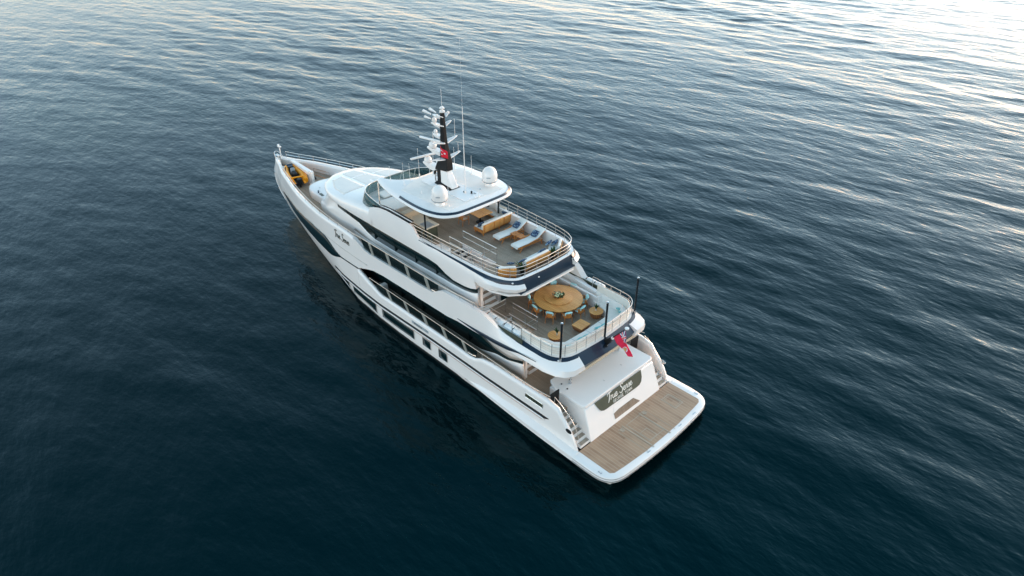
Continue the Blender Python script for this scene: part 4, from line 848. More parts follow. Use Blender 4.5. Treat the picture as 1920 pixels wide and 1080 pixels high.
# sofa back panel hugging the rail
SBk = offset_in(UR, sg*.10); g = G(); g.loft([[(x, y, 5.30), (x, y, 5.84), (x+0, y*.985, 5.87), (x+.06*(x < 5.3), y*.97, 5.84), (x+.06*(x < 5.3), y*.97, 5.30)] for x, y, z in SBk if x < 8.2]); g.build('sofa_back_panel', IVORY, Y0, ang=50)
for z in (5.44, 5.58, 5.72):
    g = G(); g.tube([(x-.004*(x < 5.3), y*1.001, z) for x, y, _ in SBk if x < 8.2], .006, 4); g.build('panel_seam', TAN, Y0)
for s in (1, -1):
    # side-deck top rail (bow to the upper deck), foredeck stanchions
    path = [(XJ+(42.0-XJ)*t, s*(HY(XJ+(42.0-XJ)*t, 5.9)-.06 if XJ+(42.0-XJ)*t < 41.2 else .5), interp(XJ+(42.0-XJ)*t, [23, 33, 38, 42], [6.17, 6.10, 5.88, 5.80])) for t in np.linspace(0, .955, 26)]
    aft = [(x, s*(4.1 if x > 14 else interp(x, [10.8, 14], [3.95, 4.1])), interp(x, [11, 14.5, 24], [6.35, 6.25, 6.17])) for x in np.linspace(11.1, 22.9, 22)]
    st2 = [(p[0], p[1], Zut(p[0])-.02, p[2]) for p in path[1:]]
    tp = aft+path
    o = railing(tp, (0,), .024, [q for i, q in enumerate(st2) if i % 2 == 0]+[(x, s*4.02, 6.02, 6.33) for x in (13.6, 12.4, 11.2)], 'side_rail')
    lo_ = [p for p in path if p[0] > 30]; h = G(); h.tube([(x, y, (z+Zut(x))/2) for x, y, z in lo_], .016, 6); h.build('mid_rail', STEEL, o)
    # smoked glass bulwark panels + raked struts
    for xa, xb in ((20.9+.75, 22.6), (19.6+.1, 21.45), (17.6, 19.45), (15.6, 17.4), (14.35, 15.4)):
        g = G(); za = [Zut(xa)-.02, Zut(xb)-.02]; y_ = s*4.08
        sl0 = -.30 if xa > 14.4 else 0; sl1 = -.30 if xb < 22.5 else -.25
        vs = [(xa+sl0, y_, Zut(xa+sl0)-.05), (xb+sl1, y_, Zut(xb+sl1)-.05), (xb, y_, 6.14), (xa, y_, 6.14)]
        g.add(vs+[(x, y-s*.015, z) for x, y, z in vs], [(0, 1, 2, 3), (7, 6, 5, 4), (0, 4, 5, 1), (1, 5, 6, 2), (2, 6, 7, 3), (3, 7, 4, 0)]); g.build('glass_panel', RGLASS, Y0, smooth=False)
    for xt in (21.58, 19.62, 17.56, 15.56):
        g = G()
        for dx in (-.07, .07): g.loft([[(xt+dx-.33-.022, s*4.13, 5.38), (xt+dx-.33+.022, s*4.13, 5.38), (xt+dx-.33+.022, s*4.04, 5.38), (xt+dx-.33-.022, s*4.04, 5.38)], [(xt+dx-.022, s*4.13, 6.16), (xt+dx+.022, s*4.13, 6.16), (xt+dx+.022, s*4.04, 6.16), (xt+dx-.022, s*4.04, 6.16)]])
        g.build('rail_strut', ALU, Y0, smooth=False)
    # main-deck rail, glass and struts
    mr_ = [(x, s*4.16, interp(x, [4.9, 6, 8, 12, 22], [3.40, 3.28, 3.24, 3.24, 3.30])) for x in np.linspace(4.9, 22.0, 26)]
    railing(mr_, (0,), .024, [(x, s*4.16, Zlo(x)-.05, 3.24) for x in (10.4, 9.3, 7.95, 7.6, 7.0, 6.75, 5.75)], 'main_deck_rail')
    for xa, xb in ((19.95, 21.3), (18.0, 19.85), (16.0, 17.9), (14.1, 15.9), (12.2, 14.0), (10.9, 12.1)):
        g = G(); y_ = s*4.12; sl = -.40
        vs = [(xa+sl*(xa > 11), y_, Zlo(xa+sl*(xa > 11))-.06), (xb+sl*(xb < 21), y_, Zlo(xb+sl*(xb < 21))-.06), (xb, y_, 3.22), (xa, y_, 3.22)]
        g.add(vs+[(x, y-s*.015, z) for x, y, z in vs], [(0, 1, 2, 3), (7, 6, 5, 4), (0, 4, 5, 1), (1, 5, 6, 2), (2, 6, 7, 3), (3, 7, 4, 0)]); g.build('glass_panel', RGLASS, Y0, smooth=False)
    for xt in (19.95, 18.03, 16.1, 14.15, 12.22):
        g = G()
        for dx in (-.07, .07): g.loft([[(xt+dx-.42-.022, s*4.17, 2.5), (xt+dx-.42+.022, s*4.17, 2.5), (xt+dx-.42+.022, s*4.08, 2.5), (xt+dx-.42-.022, s*4.08, 2.5)], [(xt+dx-.022, s*4.17, 3.24), (xt+dx+.022, s*4.17, 3.24), (xt+dx+.022, s*4.08, 3.24), (xt+dx-.022, s*4.08, 3.24)]])
        g.build('rail_strut', ALU, Y0, smooth=False)
    for x, z in ((14.55, 5.62), (11.35, 2.62)):
        g = G(); g.tube([(x+.35, s*4.15, z), (x-.1, s*4.15, z+.03), (x-.35, s*4.1, z+.08)], .035, 8); g.tube([(x+.2, s*4.05, z+.08), (x-.35, s*4.05, z+.14)], .03, 8); g.build('mooring_cleat', STEEL, Y0)
# stairwell railing boxes
def rail_box(path, top, lv, z0, posts):
    g = G()
    for dz in lv: g.tube([(x, y, top-dz) for x, y in path], .024 if dz == 0 else .016, 6)
    o = g.build('stairwell_railing', WARMSTEEL, Y0)
    for x, y in posts: h = G(); h.tube([(x, y, z0), (x, y, top)], .022, 8); h.build('rail_post', STEEL, o)
rail_box([(15.45, 2.12), (12.5, 2.1), (12.4, 1.05), (15.45, 1.05)], 8.3, (0, .42), 7.25, [(15.45, 2.12), (14.5, 2.11), (13.5, 2.1), (12.5, 2.1), (12.4, 1.05), (13.5, 1.05), (15.45, 1.05)])
rail_box([(10.65, 1.40), (8.58, 1.40), (8.58, 2.72), (11.25, 2.72), (11.25, 1.45)], 5.42, (0, .32), 4.5, [(10.65, 1.40), (9.6, 1.40), (8.58, 1.40), (8.58, 2.72), (9.9, 2.72), (11.25, 2.72), (11.25, 1.45)])
rail_box([(11.25, 2.72), (11.4, 3.45)], 5.62, (0, .2), 5.2, [(11.4, 3.45)])
for s in (1, -1):
    # raft well
    g = G(); g.loft([[(x, s*y, z) for x, y in P] for z in (4.5, 5.05) for P in ([(11.2, 2.78), (7.5, 2.78), (7.5, 3.45), (11.2, 3.62)],)]); g.build('raft_well_base', WHITE, Y0)
    g = G(); g.box(9.35, s*2.86, 5.12, 3.6, .14, .34); g.box(11.15, s*3.2, 5.2, .14, .8, .42); g.box(7.6, s*3.1, 5.2, .14, .6, .36); g.build('raft_well_coaming', WHITE, Y0, bevel=.03)
    g = G(); g.loft([[(x, s*y, z) for y, z in ((3.60, 4.9), (3.66, 4.9), (3.66, 5.46), (3.60, 5.46))] for x in (11.1, 7.6)]); g.build('raft_well_panel', OLIVE, Y0)
# parasol / awning poles
for x, y, zb in ((5.16, 3.21, 5.30), (4.77, 0, 5.30), (5.16, -3.21, 5.30)):
    g = G(); g.tube([(x, y, zb-.12), (x, y, 7.62)], .062, 12); p_ = g.build('awning_pole', DARKSTEEL, Y0)
    g = G(); g.lathe([(0, 0), (.075, 0), (.075, .22), (0, .23)], x, y, zb-.14, 14); g.lathe([(0, 0), (.075, 0), (.07, .06), (0, .08)], x, y, 7.6, 14); g.build('pole_cap', STEEL, p_)
for s in (1, -1):
    g = G(); g.tube([(11.45, s*3.35, 4.5), (11.45, s*3.35, 7.0)], .06, 10); g.build('deck_post', STEEL, Y0)
    for x, y, z in ((12.6, 3.375, 7.93), (9.35, 2.55, 7.86), (9.02, .6, 7.7), (9.02, -1.2, 7.7)):
        pass
g = G()
for x, y, z in ((9.42, 2.62, 7.86), (9.06, .9, 7.72), (5.2, 3.3, 5.2)): g.lathe([(0, 0), (.06, 0), (.06, .03), (0, .04)], x, y, z, 10)
g.build('courtesy_lamp', WHITE, Y0)

# --- bow gear
g = G(); g.tube([(41.35, 0, 5.2), (41.35, 0, 6.3)], .045, 8); g.box(41.35, 0, 6.32, .34, .22, .10); g.box(41.5, 0, 6.42, .16, .16, .12); g.build('bow_light_mast', WHITE, Y0, bevel=.02)
g = G(); g.tube(catmull([(41.7, .32, 5.2), (42.1, .22, 5.55), (42.3, 0, 5.62), (42.1, -.22, 5.55), (41.7, -.32, 5.2)], 4), .035, 8); g.box(42.0, 0, 5.25, .5, .30, .22); g.build('bow_roller', STEEL, Y0)
g = G()
for y in (.45, -.45): g.lathe([(0, 0), (.2, 0), (.2, .08), (.11, .12), (.11, .3), (.18, .36), (0, .4)], 40.35, y, 4.5, 18)
g.build('anchor_windlass', STEEL, Y0, ang=50)
g = G(); g.loft([[(39.75, -.33, 5.32), (39.75, -.02, 5.32), (39.75, -.02, 5.55), (39.75, -.33, 5.55)], [(36.25, -.10, 5.28), (36.25, .28, 5.28), (36.25, .28, 5.62), (36.25, -.10, 5.62)]]); cr = g.build('deck_crane', WHITE, Y0, bevel=.06)
g = G(); g.lathe([(0, 0), (.24, 0), (.22, .1), (.16, .15), (.15, .85), (0, .9)], 36.35, .05, 4.5, 18); g.box(36.05, .05, 5.2, .2, .25, .9); g.build('crane_pedestal', WHITE, cr, ang=50)
g = G(); g.tube([(36.15, -.12, 5.2), (35.9, -.18, 4.9)], .07, 8); g.build('crane_motor', BLACK, cr)
g = G(); g.tube([(38.3, -1.3, 4.55), (38.3, -1.3, 4.85), (36.5, -1.75, 4.85), (36.5, -1.75, 4.55)], .025, 6); g.tube([(38.1, -.95, 4.52), (36.3, -1.3, 4.52)], .03, 6); g.box(35.6, -1.9, 4.65, 1.0, .5, .3); g.build('passerelle_stowage', STEEL, Y0)
g = G()
for x, y in ((35.7, 1.9), (33, 2.6), (35.7, -1.6), (38.7, 1.2)): g.box(x, y, 4.56, .34, .06, .05); g.box(x-.08, y, 4.54, .05, .05, .08); g.box(x+.08, y, 4.54, .05, .05, .08)
g.build('deck_cleat', STEEL, Y0)
# built-in sofa of the upper deck (fixed to the boat)
def seat_loop(pts, z0, z1): g = G(); g.prism(pts, z0, z1); return g
sb = [(7.9, 2.95), (5.75, 2.95), (5.3, 2.55), (5.2, 1.9), (5.2, -1.9), (5.3, -2.6), (5.8, -3.15), (8.0, -3.25), (8.15, -3.0), (7.9, -2.7), (7.3, -2.55), (6.7, -2.4), (6.35, -2.0), (6.28, 0), (6.35, 1.55), (6.75, 1.95), (7.3, 2.05), (7.9, 2.35)]
g = seat_loop(sb, 4.5, 4.80); so = g.build('built_in_sofa', WHITE, Y0, bevel=.03)
def shrink(P, k):
    n = len(P); o = []
    for i in range(n):
        a, b, c = Vector(P[i-1]), Vector(P[i]), Vector(P[(i+1) % n]); t = ((b-a).normalized()+(c-b).normalized()).normalized(); o.append(tuple(b+Vector((-t.y, t.x))*k))
    return o
ar = sum(sb[i][0]*sb[(i+1) % len(sb)][1]-sb[(i+1) % len(sb)][0]*sb[i][1] for i in range(len(sb)))
sc_ = shrink(sb, .03*(1 if ar > 0 else -1)); g = seat_loop(sc_, 4.80, 4.98); g.build('seat_cushion', CUSHS, so, bevel=.06, segs=3)
bk = catmull([(7.9, 3.05, 0), (6.6, 3.05, 0), (5.85, 2.95, 0), (5.42, 2.6, 0), (5.32, 1.9, 0), (5.28, 0, 0), (5.32, -1.9, 0), (5.42, -2.7, 0), (5.9, -3.15, 0), (6.8, -3.25, 0), (8.0, -3.3, 0)], 4)
g = G(); g.loft([[(p.x+.0, p.y, 4.95), (p.x, p.y, 5.38), (p.x+.10*(1 if p.x < 5.9 else 0), p.y*.97, 5.42), (p.x+.22*(1 if p.x < 5.9 else 0), p.y*(.94 if abs(p.y) > 2.4 else .99), 5.36), (p.x+.26*(1 if p.x < 5.9 else 0), p.y*(.92 if abs(p.y) > 2.4 else .99), 4.95)] for p in bk]); g.build('back_cushion', CUSHS, so, ang=50)
g = G()
for y in (1.1, -.1, -1.25): g.box(5.82, y, 4.983, 1.0, .012, .008)
g.build('cushion_seam', GREYPAD, so)

# ================================================================ LOOSE THINGS
UD, SD = 4.5, 7.25
# round table
t = thing('round_dining_table', 'big round teak table with raised turning centre on the middle deck', 'table', (9.33, -1.15, UD))
def disc(r_, z0, z1, n=64): g = G(); g.lathe([(0, z0), (r_-.02, z0), (r_, z0+.01), (r_, z1-.01), (r_-.02, z1), (0, z1)], 0, 0, 0, n); return g
disc(1.5, .70, .75).build('tabletop', TEAK, t); disc(.86, .775, .81).build('turntable', TEAK, t); g = disc(.30, .751, .774, 24); g.build('turntable_bearing', BLACK, t)
g = G(); g.lathe([(0, .0), (.55, 0), (.55, .05), (.18, .12), (.14, .6), (.35, .69), (0, .695)], 0, 0, 0, 24)
for a in range(4): g.box(.5*math.cos(a*math.pi/2), .5*math.sin(a*math.pi/2), .06, .5 if a % 2 == 0 else .14, .14 if a % 2 == 0 else .5, .08)
g.build('pedestal', TEAKR, t)
# centrepiece
c = thing('flower_bowl', 'bowl of pale flowers and greens at the middle of the round table', 'flowers', (9.33, -1.15, UD+.81))
g = G(); g.lathe([(0, 0), (.18, 0), (.27, .08), (.29, .11), (.24, .10), (0, .05)], 0, 0, 0, 24); g.build('bowl', TEAKR, c)
rs = random.Random(5); g = G(); h = G()
for i in range(26):
    a, q = rs.random()*6.28, rs.random()**.6*.24; (g if i % 5 < 3 else h).pad(q*math.cos(a), q*math.sin(a), .12+.07*rs.random(), .11, .11, .10, e=2, nu=8, nv=5, ez=2)
g.build('flower_heads', FLOWER, c)
for i in range(60):
    a, q = rs.random()*6.28, .1+rs.random()*.22; z = .10+.08*rs.random(); h.add([(q*math.cos(a), q*math.sin(a), z), ((q+.1)*math.cos(a+.2), (q+.1)*math.sin(a+.2), z+.05), ((q+.12)*math.cos(a-.1), (q+.12)*math.sin(a-.1), z)], [(0, 1, 2)])
h.build('greenery', LEAF, c)

def make_chair():
    """dining chair facing +x in its own frame, origin on the floor"""
    t = thing('dining_chair', '', 'chair', (0, 0, UD), 0, 'chairs round the big table')
    g = G(); g.box(0, 0, .40, .50, .52, .05); g.build('seat', WICKER, t, bevel=.015)
    g = G(); g.pad(.01, 0, .455, .48, .50, .09); g.build('seat_cushion', TURQL, t)
    g = G(); rr = []
    for a in np.linspace(-62, 62, 11):   # curved woven back
        c_, s_ = math.cos(R(a)), math.sin(R(a)); rr.append([(.05-.31*c_, .31*s_, .42), (.03-.33*c_, .33*s_, .78-.10*abs(a)/62), (.06-.30*c_, .30*s_, .78-.10*abs(a)/62), (.08-.28*c_, .28*s_, .42)])
    g.loft(rr); g.build('backrest', TEAKR, t)
    g = G(); g.pad(-.20, 0, .66, .10, .46, .34, ry=R(-8)); g.pad(-.27, 0, .80, .15, .46, .10); g.build('back_cushion', TURQL, t)
    for s in (1, -1):
        g = G(); g.tube([(-.24, s*.22, .45), (-.29, s*.24, 0)], [.022, .016], 8); g.build('leg', TEAKR, t)
        g = G(); g.tube([(.22, s*.24, .62), (.24, s*.25, 0)], [.022, .016], 8); g.build('leg', TEAKR, t)
        g = G(); g.tube([(-.10, s*.30, .66), (.08, s*.30, .64), (.22, s*.25, .63)], .022, 8); g.build('armrest', TEAKR, t)
    return t
CHL = {3: 'dining chair behind the far edge of the round table, left of the deck-post chair',
       43: 'dining chair behind the left edge of the round table, only its pale cushion showing',
       -37: 'dining chair at the far side of the round table, nearest the steel deck post',
       -80: 'dining chair at far right of the round table, closest to the white side wall',
       80: 'dining chair at the left end of the round table beside the stairwell railing corner',
       116: 'near-side dining chair at the round table, closest to the stairwell railing',
       153: 'near-side dining chair at the round table, closest to the square brown ottoman',
       189: 'dining chair at the lower right of the round table, between ottoman and drum table',
       -131: 'dining chair at the right end of the round table, above the right-hand drum table'}
first = None
for a in (3, 43, 80, 116, 153, 189, -131, -80, -37):
    q = 1.52; loc = (9.33+q*math.cos(R(a)), -1.15+q*math.sin(R(a)), UD); rz = R(a+180)
    if first is None: first = make_chair(); first.location = loc; first.rotation_euler = (0, 0, rz); first['label'] = CHL[a]
    else: dup(first, loc, rz, CHL[a])
# drum side tables with plants
def plant(loc, rz, label, n=16, h=.32, potr=.06, poth=.13, seed=1, grp=None, potmat=CUSHC):
    p = thing('potted_plant', label, 'plant', loc, rz, grp); g = G(); g.lathe([(0, 0), (potr*.75, 0), (potr, poth*.9), (potr, poth), (potr*.85, poth), (potr*.8, poth*.8), (0, poth*.8)], 0, 0, 0, 18); g.build('pot', potmat, p)
    rs = random.Random(seed); g = G()
    for i in range(n):
        a = rs.random()*6.28; L_ = h*(.6+.5*rs.random()); sp = .25+.9*rs.random(); w_ = h*.09; P = []
        for k in range(6):
            t_ = k/5; rr_ = sp*L_*.6*t_**1.3; z = poth*.8+L_*(t_-.35*t_*t_*sp); ww = w_*math.sin(math.pi*min(.97, .12+.88*t_)); P.append([(rr_*math.cos(a)-ww*math.sin(a), rr_*math.sin(a)+ww*math.cos(a), z), (rr_*math.cos(a), rr_*math.sin(a), z-.01), (rr_*math.cos(a)+ww*math.sin(a), rr_*math.sin(a)-ww*math.cos(a), z)])
        g.loft(P, False)
    g.build('leaves', LEAF, p); return p
def drum(loc, label, first=None):
    if first is not None: return dup(first, loc, 0, label)
    t = thing('drum_side_table', label, 'side table', loc, 0, 'round drum side tables'); disc(.43, .44, .48, 40).build('tabletop', TEAK, t)
    g = G(); g.lathe([(0, .0), (.20, 0), (.30, .12), (.36, .3), (.37, .437), (0, .438)], 0, 0, 0, 32); g.build('woven_base', WICKER, t)
    g = G()
    for a in range(16): g.tube([(.215*math.cos(a*.3927), .215*math.sin(a*.3927), .01), (.31*math.cos(a*.3927), .31*math.sin(a*.3927), .12), (.378*math.cos(a*.3927), .378*math.sin(a*.3927), .43)], .012, 5)
    g.build('ribs', TEAKR, t); return t
d1 = drum((7.12, 1.48, UD), 'round teak drum table between the nearer black pole and the dining chairs')
drum((7.08, -2.05, UD), 'round teak drum table close to the rounded far end of the built-in sofa', d1)
plant((7.05, 1.42, UD+.48), 0, 'small green plant in a pale pot on the nearer drum table', 16, .42, seed=2, grp='plants on the drum tables')
plant((7.10, -2.05, UD+.48), 1, 'small green plant in a pale pot on the farther right drum table', 16, .42, seed=3, grp='plants on the drum tables')
o = thing('ottoman_table', 'square brown woven ottoman with teak lid in front of the stern sofa', 'ottoman', (6.84, -.42, UD), R(3))
g = G(); g.loft([[(x, y, z) for x, y in [(-a, -b), (a, -b), (a, b), (-a, b)]] for z, a, b in ((.02, .24, .28), (.2, .34, .38), (.38, .36, .42))]); g.build('woven_body', WICKER, o, bevel=.04)
g = G(); g.box(0, 0, .405, .74, .86, .04); g.build('lid', TEAK, o, bevel=.012)
# sofa pillows, upper deck
def pillow(loc, rz, rx, label, mt, sz=.46, grp='turquoise pillows on the built-in sofa', th=.16, nm='throw_pillow'):
    g = G(); g.pad(0, 0, 0, sz, sz, th, e=5, ez=1.6); p = g.build(nm, mt, None, loc=loc); p.rotation_euler = (rx, 0, rz); return tag(p, label, 'pillow', grp)
pillow((5.78, -2.85, 5.16), R(50), R(38), 'turquoise pillow standing in the far right corner of the stern sofa', TURQ)
pillow((6.05, -2.98, 5.12), R(20), R(52), 'turquoise pillow leaning just forward of the far corner pillow on the sofa', TURQ)
pillow((5.70, -1.15, 5.13), R(85), R(40), 'turquoise pillow by the middle black pole, farther of its pair', TURQ)
pillow((5.74, -.72, 5.10), R(70), R(25), 'turquoise pillow just left of the middle black pole, nearer of its pair', TURQ)
pillow((5.76, .85, 5.10), R(100), R(28), 'left of two turquoise pillows midway between the near and middle black poles', TURQ)
pillow((5.70, .42, 5.13), R(80), R(38), 'right of two turquoise pillows midway between the near and middle black poles', TURQ)
g = G(); g.pad(0, 0, 0, 1.0, .34, .12, e=4); p = g.build('bolster_cushion', TURQL, None, loc=(5.72, 2.25, 5.12)); p.rotation_euler = (0, R(15), R(80)); tag(p, 'long pale turquoise cushion in the near corner of the sofa behind the nearest black pole', 'cushion')
# life rafts
def raft(loc, label, first=None, grp='life raft canisters in the deck wells'):
    if first is not None: return dup(first, loc, 0, label)
    t = thing('life_raft', label, 'life raft', loc, 0, grp); K_ = .86; prof = [(0, -.36), (.20, -.36), (.26, -.33), (.275, -.27), (.255, -.25), (.275, -.22), (.28, -.02), (.255, 0), (.28, .02), (.275, .22), (.255, .25), (.275, .27), (.26, .33), (.20, .36), (0, .36)]
    g = G(); g.lathe([(a*K_, b*.9) for a, b in prof], 0, 0, 0, 24); g.v = [(z, y, x+.26) for x, y, z in g.v]; g.f = [f[::-1] for f in g.f]; g.build('canister', RAFT, t, ang=40)
    g = G(); g.box(.345, .02, .40, .05, .2, .12); g.box(.345, -.1, .2, .04, .12, .1); g.build('release_gear', BLACK, t)
    g = G(); g.box(0, 0, .02, .5, .4, .04); g.box(-.2, 0, .08, .05, .5, .12); g.box(.2, 0, .08, .05, .5, .12); g.build('cradle', STEEL, t); return t
rf = None
for i, x in enumerate((10.45, 9.78, 9.02, 8.35)):
    lb = 'white life raft canister in the near-side well, '+('closest to the bow', 'second from the bow end', 'third from the bow end', 'closest to the stern sofa')[i]
    rf = raft((x, 3.22, 5.05), lb, rf) or rf if i == 0 else (raft((x, 3.22, 5.05), lb, rf), rf)[1]
for i, x in enumerate((10.45, 9.78, 9.02, 8.35)):
    raft((x, -3.85, 5.05), 'white life raft canister on the far side deck, '+('nearest the deck post', 'second from the deck post', 'third from the deck post', 'nearest the sofa end')[i], rf)
for s in (1, -1):
    g = G(); g.box(9.3, s*-3.85 if s > 0 else s*-3.2, 5.02, 3.4, .5, .05)
    if s > 0: g.build('raft_shelf', WHITE, Y0)

# ---- sun deck
def lounger(loc, rz, label, first=None):
    if first is not None: return dup(first, loc, rz, label)
    t = thing('sun_lounger', label, 'sun lounger', loc, rz, 'sun loungers on the top deck')   # foot at +y, head at -y
    g = G()
    for s in (1, -1): g.box(s*.33, .0, .30, .05, 2.0, .07); 
    for k in range(9): g.box(0, .9-k*.16, .325, .64, .09, .025)
    g.build('frame', TEAKR, t, bevel=.006)
    for s in (1, -1):
        for y in (.75, -.78):
            g = G(); g.tube([(s*.34, y-.10, .32), (s*.37, y+.16*(1 if y > 0 else -1), 0)], [.035, .028], 6); g.build('leg', TEAKR, t)
        g = G(); g.tube([(s*.37, .1, .42), (s*.38, -.5, .50), (s*.38, -.85, .47)], .03, 6); g.build('armrest', TEAKR, t)
    g = G()
    for s in (1, -1): g.tube([(s*.28, -.42, .34), (s*.28, -1.22, .80)], .028, 6); g.tube([(s*.22, -.95, .62), (s*.22, -1.10, .30)], .018, 6)
    for k in range(5): g.box(0, -.55-.15*k, .40+.086*k, .58, .08, .02, rx=R(-30))
    g.build('back_frame', TEAKR, t)
    g = G(); rr = []
    for y, z in ((1.05, .37), (1.02, .44), (.5, .455), (0, .45), (-.38, .46), (-.5, .50), (-.8, .67), (-1.1, .845), (-1.28, .94), (-1.31, .90)):
        rr.append((y, z))
    top_ = [(y, z) for y, z in rr]; 
    L_ = []
    for x in (-.33, -.31, .31, .33):
        pass
    g.loft([[(-.33, y, z-.035), (-.30, y, z), (.30, y, z), (.33, y, z-.035), (.30, y, z-.085), (-.30, y, z-.085)] for y, z in top_]); g.build('mattress', CUSH, t, ang=50)
    return t
l1 = lounger((14.25, -1.72, SD), R(-4), 'white cushioned teak sun lounger nearest the long bench')
lounger((12.62, -1.72, SD), R(-4), 'white cushioned teak sun lounger nearest the stern sofas', l1)
for x, lb in ((14.25, 'blue leaf-pattern pillow on the sun lounger nearest the bench'), (12.62, 'blue leaf-pattern pillow on the sun lounger nearest the stern')):
    g = G(); g.pad(0, 0, 0, .50, .50, .15, e=5, ez=1.6); p = g.build('throw_pillow', BLUEP, None, loc=(x-.04, -2.36, SD+.70)); p.rotation_euler = (R(-33), 0, R(4)); tag(p, lb, 'pillow', 'blue pillows on the top deck')
def smalltable(loc, rz, label, first=None):
    if first is not None: return dup(first, loc, rz, label)
    t = thing('side_table', label, 'side table', loc, rz, 'small teak tables between the loungers'); g = G()
    for k in range(5): g.box(-.18+k*.09, 0, .49, .082, .46, .025)
    g.build('tabletop', TEAKR, t, bevel=.004)
    for i in (-1, 1):
        for j in (-1, 1): g = G(); g.tube([(i*.18, j*.18, .48), (i*.20, j*.20, 0)], .02, 6); g.build('leg', TEAKR, t)
    g = G(); g.box(0, 0, .2, .34, .34, .02); g.build('shelf', TEAKR, t); return t
s1 = smalltable((13.72, -1.75, SD), R(-3), 'small teak side table touching the lounger nearest the bench')
smalltable((13.22, -1.78, SD), R(-3), 'small teak side table touching the lounger nearest the stern sofas', s1)
# dining table + chair + bench
t = thing('square_dining_table', 'square teak table half under the hardtop edge', 'table', (17.15, -1.85, SD)); g = G(); g.box(0, 0, .735, 1.25, 1.2, .04); g.build('tabletop', TEAK, t, bevel=.01)
g = G(); g.lathe([(0, 0), (.28, 0), (.28, .03), (.06, .06), (.05, .70), (.25, .714), (0, .715)], 0, 0, 0, 20); g.build('pedestal', BLACK, t)
def armchair(loc, rz, label, first=None):
    if first is not None: return dup(first, loc, rz, label)
    t = thing('teak_armchair', label, 'chair', loc, rz, 'teak armchairs at the square table'); g = G(); g.box(0, 0, .42, .48, .48, .035); g.build('seat', TEAKR, t, bevel=.01)
    g = G(); g.pad(0, 0, .455, .44, .44, .05); g.build('seat_cushion', CUSHC, t); g = G()
    for k in range(5): g.box(-.25, -.17+k*.085, .62, .02, .05, .36)
    g.tube([(-.22, -.25, .78), (-.28, 0, .80), (-.22, .25, .78)], .025, 6); g.build('backrest', TEAKR, t)
    for s in (1, -1):
        g = G(); g.tube([(-.24, s*.24, .8), (-.24, s*.23, .4), (-.27, s*.23, 0)], .02, 6); g.build('leg', TEAKR, t)
        g = G(); g.tube([(.22, s*.24, .64), (.22, s*.23, 0)], .02, 6); g.build('leg', TEAKR, t); g = G(); g.tube([(-.24, s*.25, .66), (.24, s*.25, .65)], .022, 6); g.build('armrest', TEAKR, t)
    return t
ac = armchair((17.62, -.85, SD), R(-95), 'teak armchair at the near-left corner of the square table')
b = thing('corner_bench_sofa', 'long L-shaped teak bench sofa with cream cushions beside the square table', 'sofa', (15.9, -2.0, SD))
g = G(); g.box(.05, -.02, .22, .86, 2.7, .12); g.box(1.6, -1.05, .22, 2.3, .78, .12); g.box(.05, 1.36, .30, .86, .05, .22); g.build('frame', TEAKR, b, bevel=.01)
g = G(); g.box(-.41, -.02, .50, .05, 2.75, .52, ry=R(-6)); g.build('back_panel', TEAK, b, bevel=.01)
g = G()
for y in (-1.3, -.45, .42, 1.28): g = G(); g.box(-.445, y, .48, .04, .06, .56, ry=R(-6)); g.build('back_batten', TEAKR, b)
for x, y in ((-.34, 1.28), (.42, 1.28), (-.34, -.1), (-.34, -1.3), (2.6, -1.3), (2.6, -.75), (.9, -.75)):
    g = G(); g.box(x, y, .08, .06, .06, .16); g.build('leg', TEAKR, b)
g = G(); g.box(.12, .02, .36, .78, 2.6, .16); g.box(1.62, -1.02, .36, 2.2, .74, .16); g.build('seat_cushion', CUSH, b, bevel=.05, segs=3)
g = G(); g.box(-.28, .02, .62, .18, 2.62, .42, ry=R(-8)); g.build('back_cushion', CUSH, b, bevel=.06, segs=3)
g = G(); g.box(1.5, -1.36, .62, 2.4, .18, .42, rx=R(-8)); g.build('side_back_cushion', CUSHC, b, bevel=.06, segs=3)
for x, y, rz, lb in ((15.95, -.85, 80, 'blue leaf-pattern pillow at the open near end of the bench sofa'), (16.0, -3.05, 20, 'blue leaf-pattern pillow in the corner of the bench sofa behind its back panel'), (17.9, -3.1, 5, 'blue leaf-pattern pillow on the far arm of the bench sofa close under the hardtop')):
    g = G(); g.pad(0, 0, 0, .46, .46, .15, e=5, ez=1.6); p = g.build('throw_pillow', BLUEP, None, loc=(x, y, SD+.62)); p.rotation_euler = (R(60), 0, R(rz)); tag(p, lb, 'pillow', 'blue pillows on the top deck')
# stern sofas
def sofa(loc, rz, L_, label, name='stern_sofa', grp='teak sofas along the top-deck stern rail'):
    t = thing(name, label, 'sofa', loc, rz, grp)     # back toward -x, length along y
    g = G(); g.box(.05, 0, .20, .80, L_, .12); g.build('frame', TEAKR, t, bevel=.01); g = G(); g.box(-.36, 0, .46, .045, L_, .56, ry=R(-7)); g.build('back_panel', TEAK, t, bevel=.008)
    g = G(); g.box(.06, 0, .34, .74, L_-.06, .17); g.build('seat_cushion', CUSH, t, bevel=.05, segs=3); g = G(); g.box(-.23, 0, .60, .18, L_-.06, .40, ry=R(-8)); g.build('back_cushion', CUSH, t, bevel=.06, segs=3)
    for x in (-.3, .4):
        for s in (1, -1): g = G(); g.box(x, s*(L_/2-.05), .07, .05, .05, .14); g.build('leg', TEAKR, t)
    for s in (1, -1): g = G(); g.box(-.02, s*(L_/2-.015), .42, .66, .035, .06); g.build('armrest', TEAKR, t)
    return t
sofa((10.75, -.42, SD), 0, 2.0, 'teak-backed white sofa at the middle of the stern rail, between two plants')
sofa((10.92, 1.62, SD), R(-40), 1.05, 'short teak-backed white sofa turned across the near corner of the stern rail')
sofa((10.85, -2.42, SD), R(36), 1.05, 'short teak-backed white sofa turned across the far corner of the stern rail')
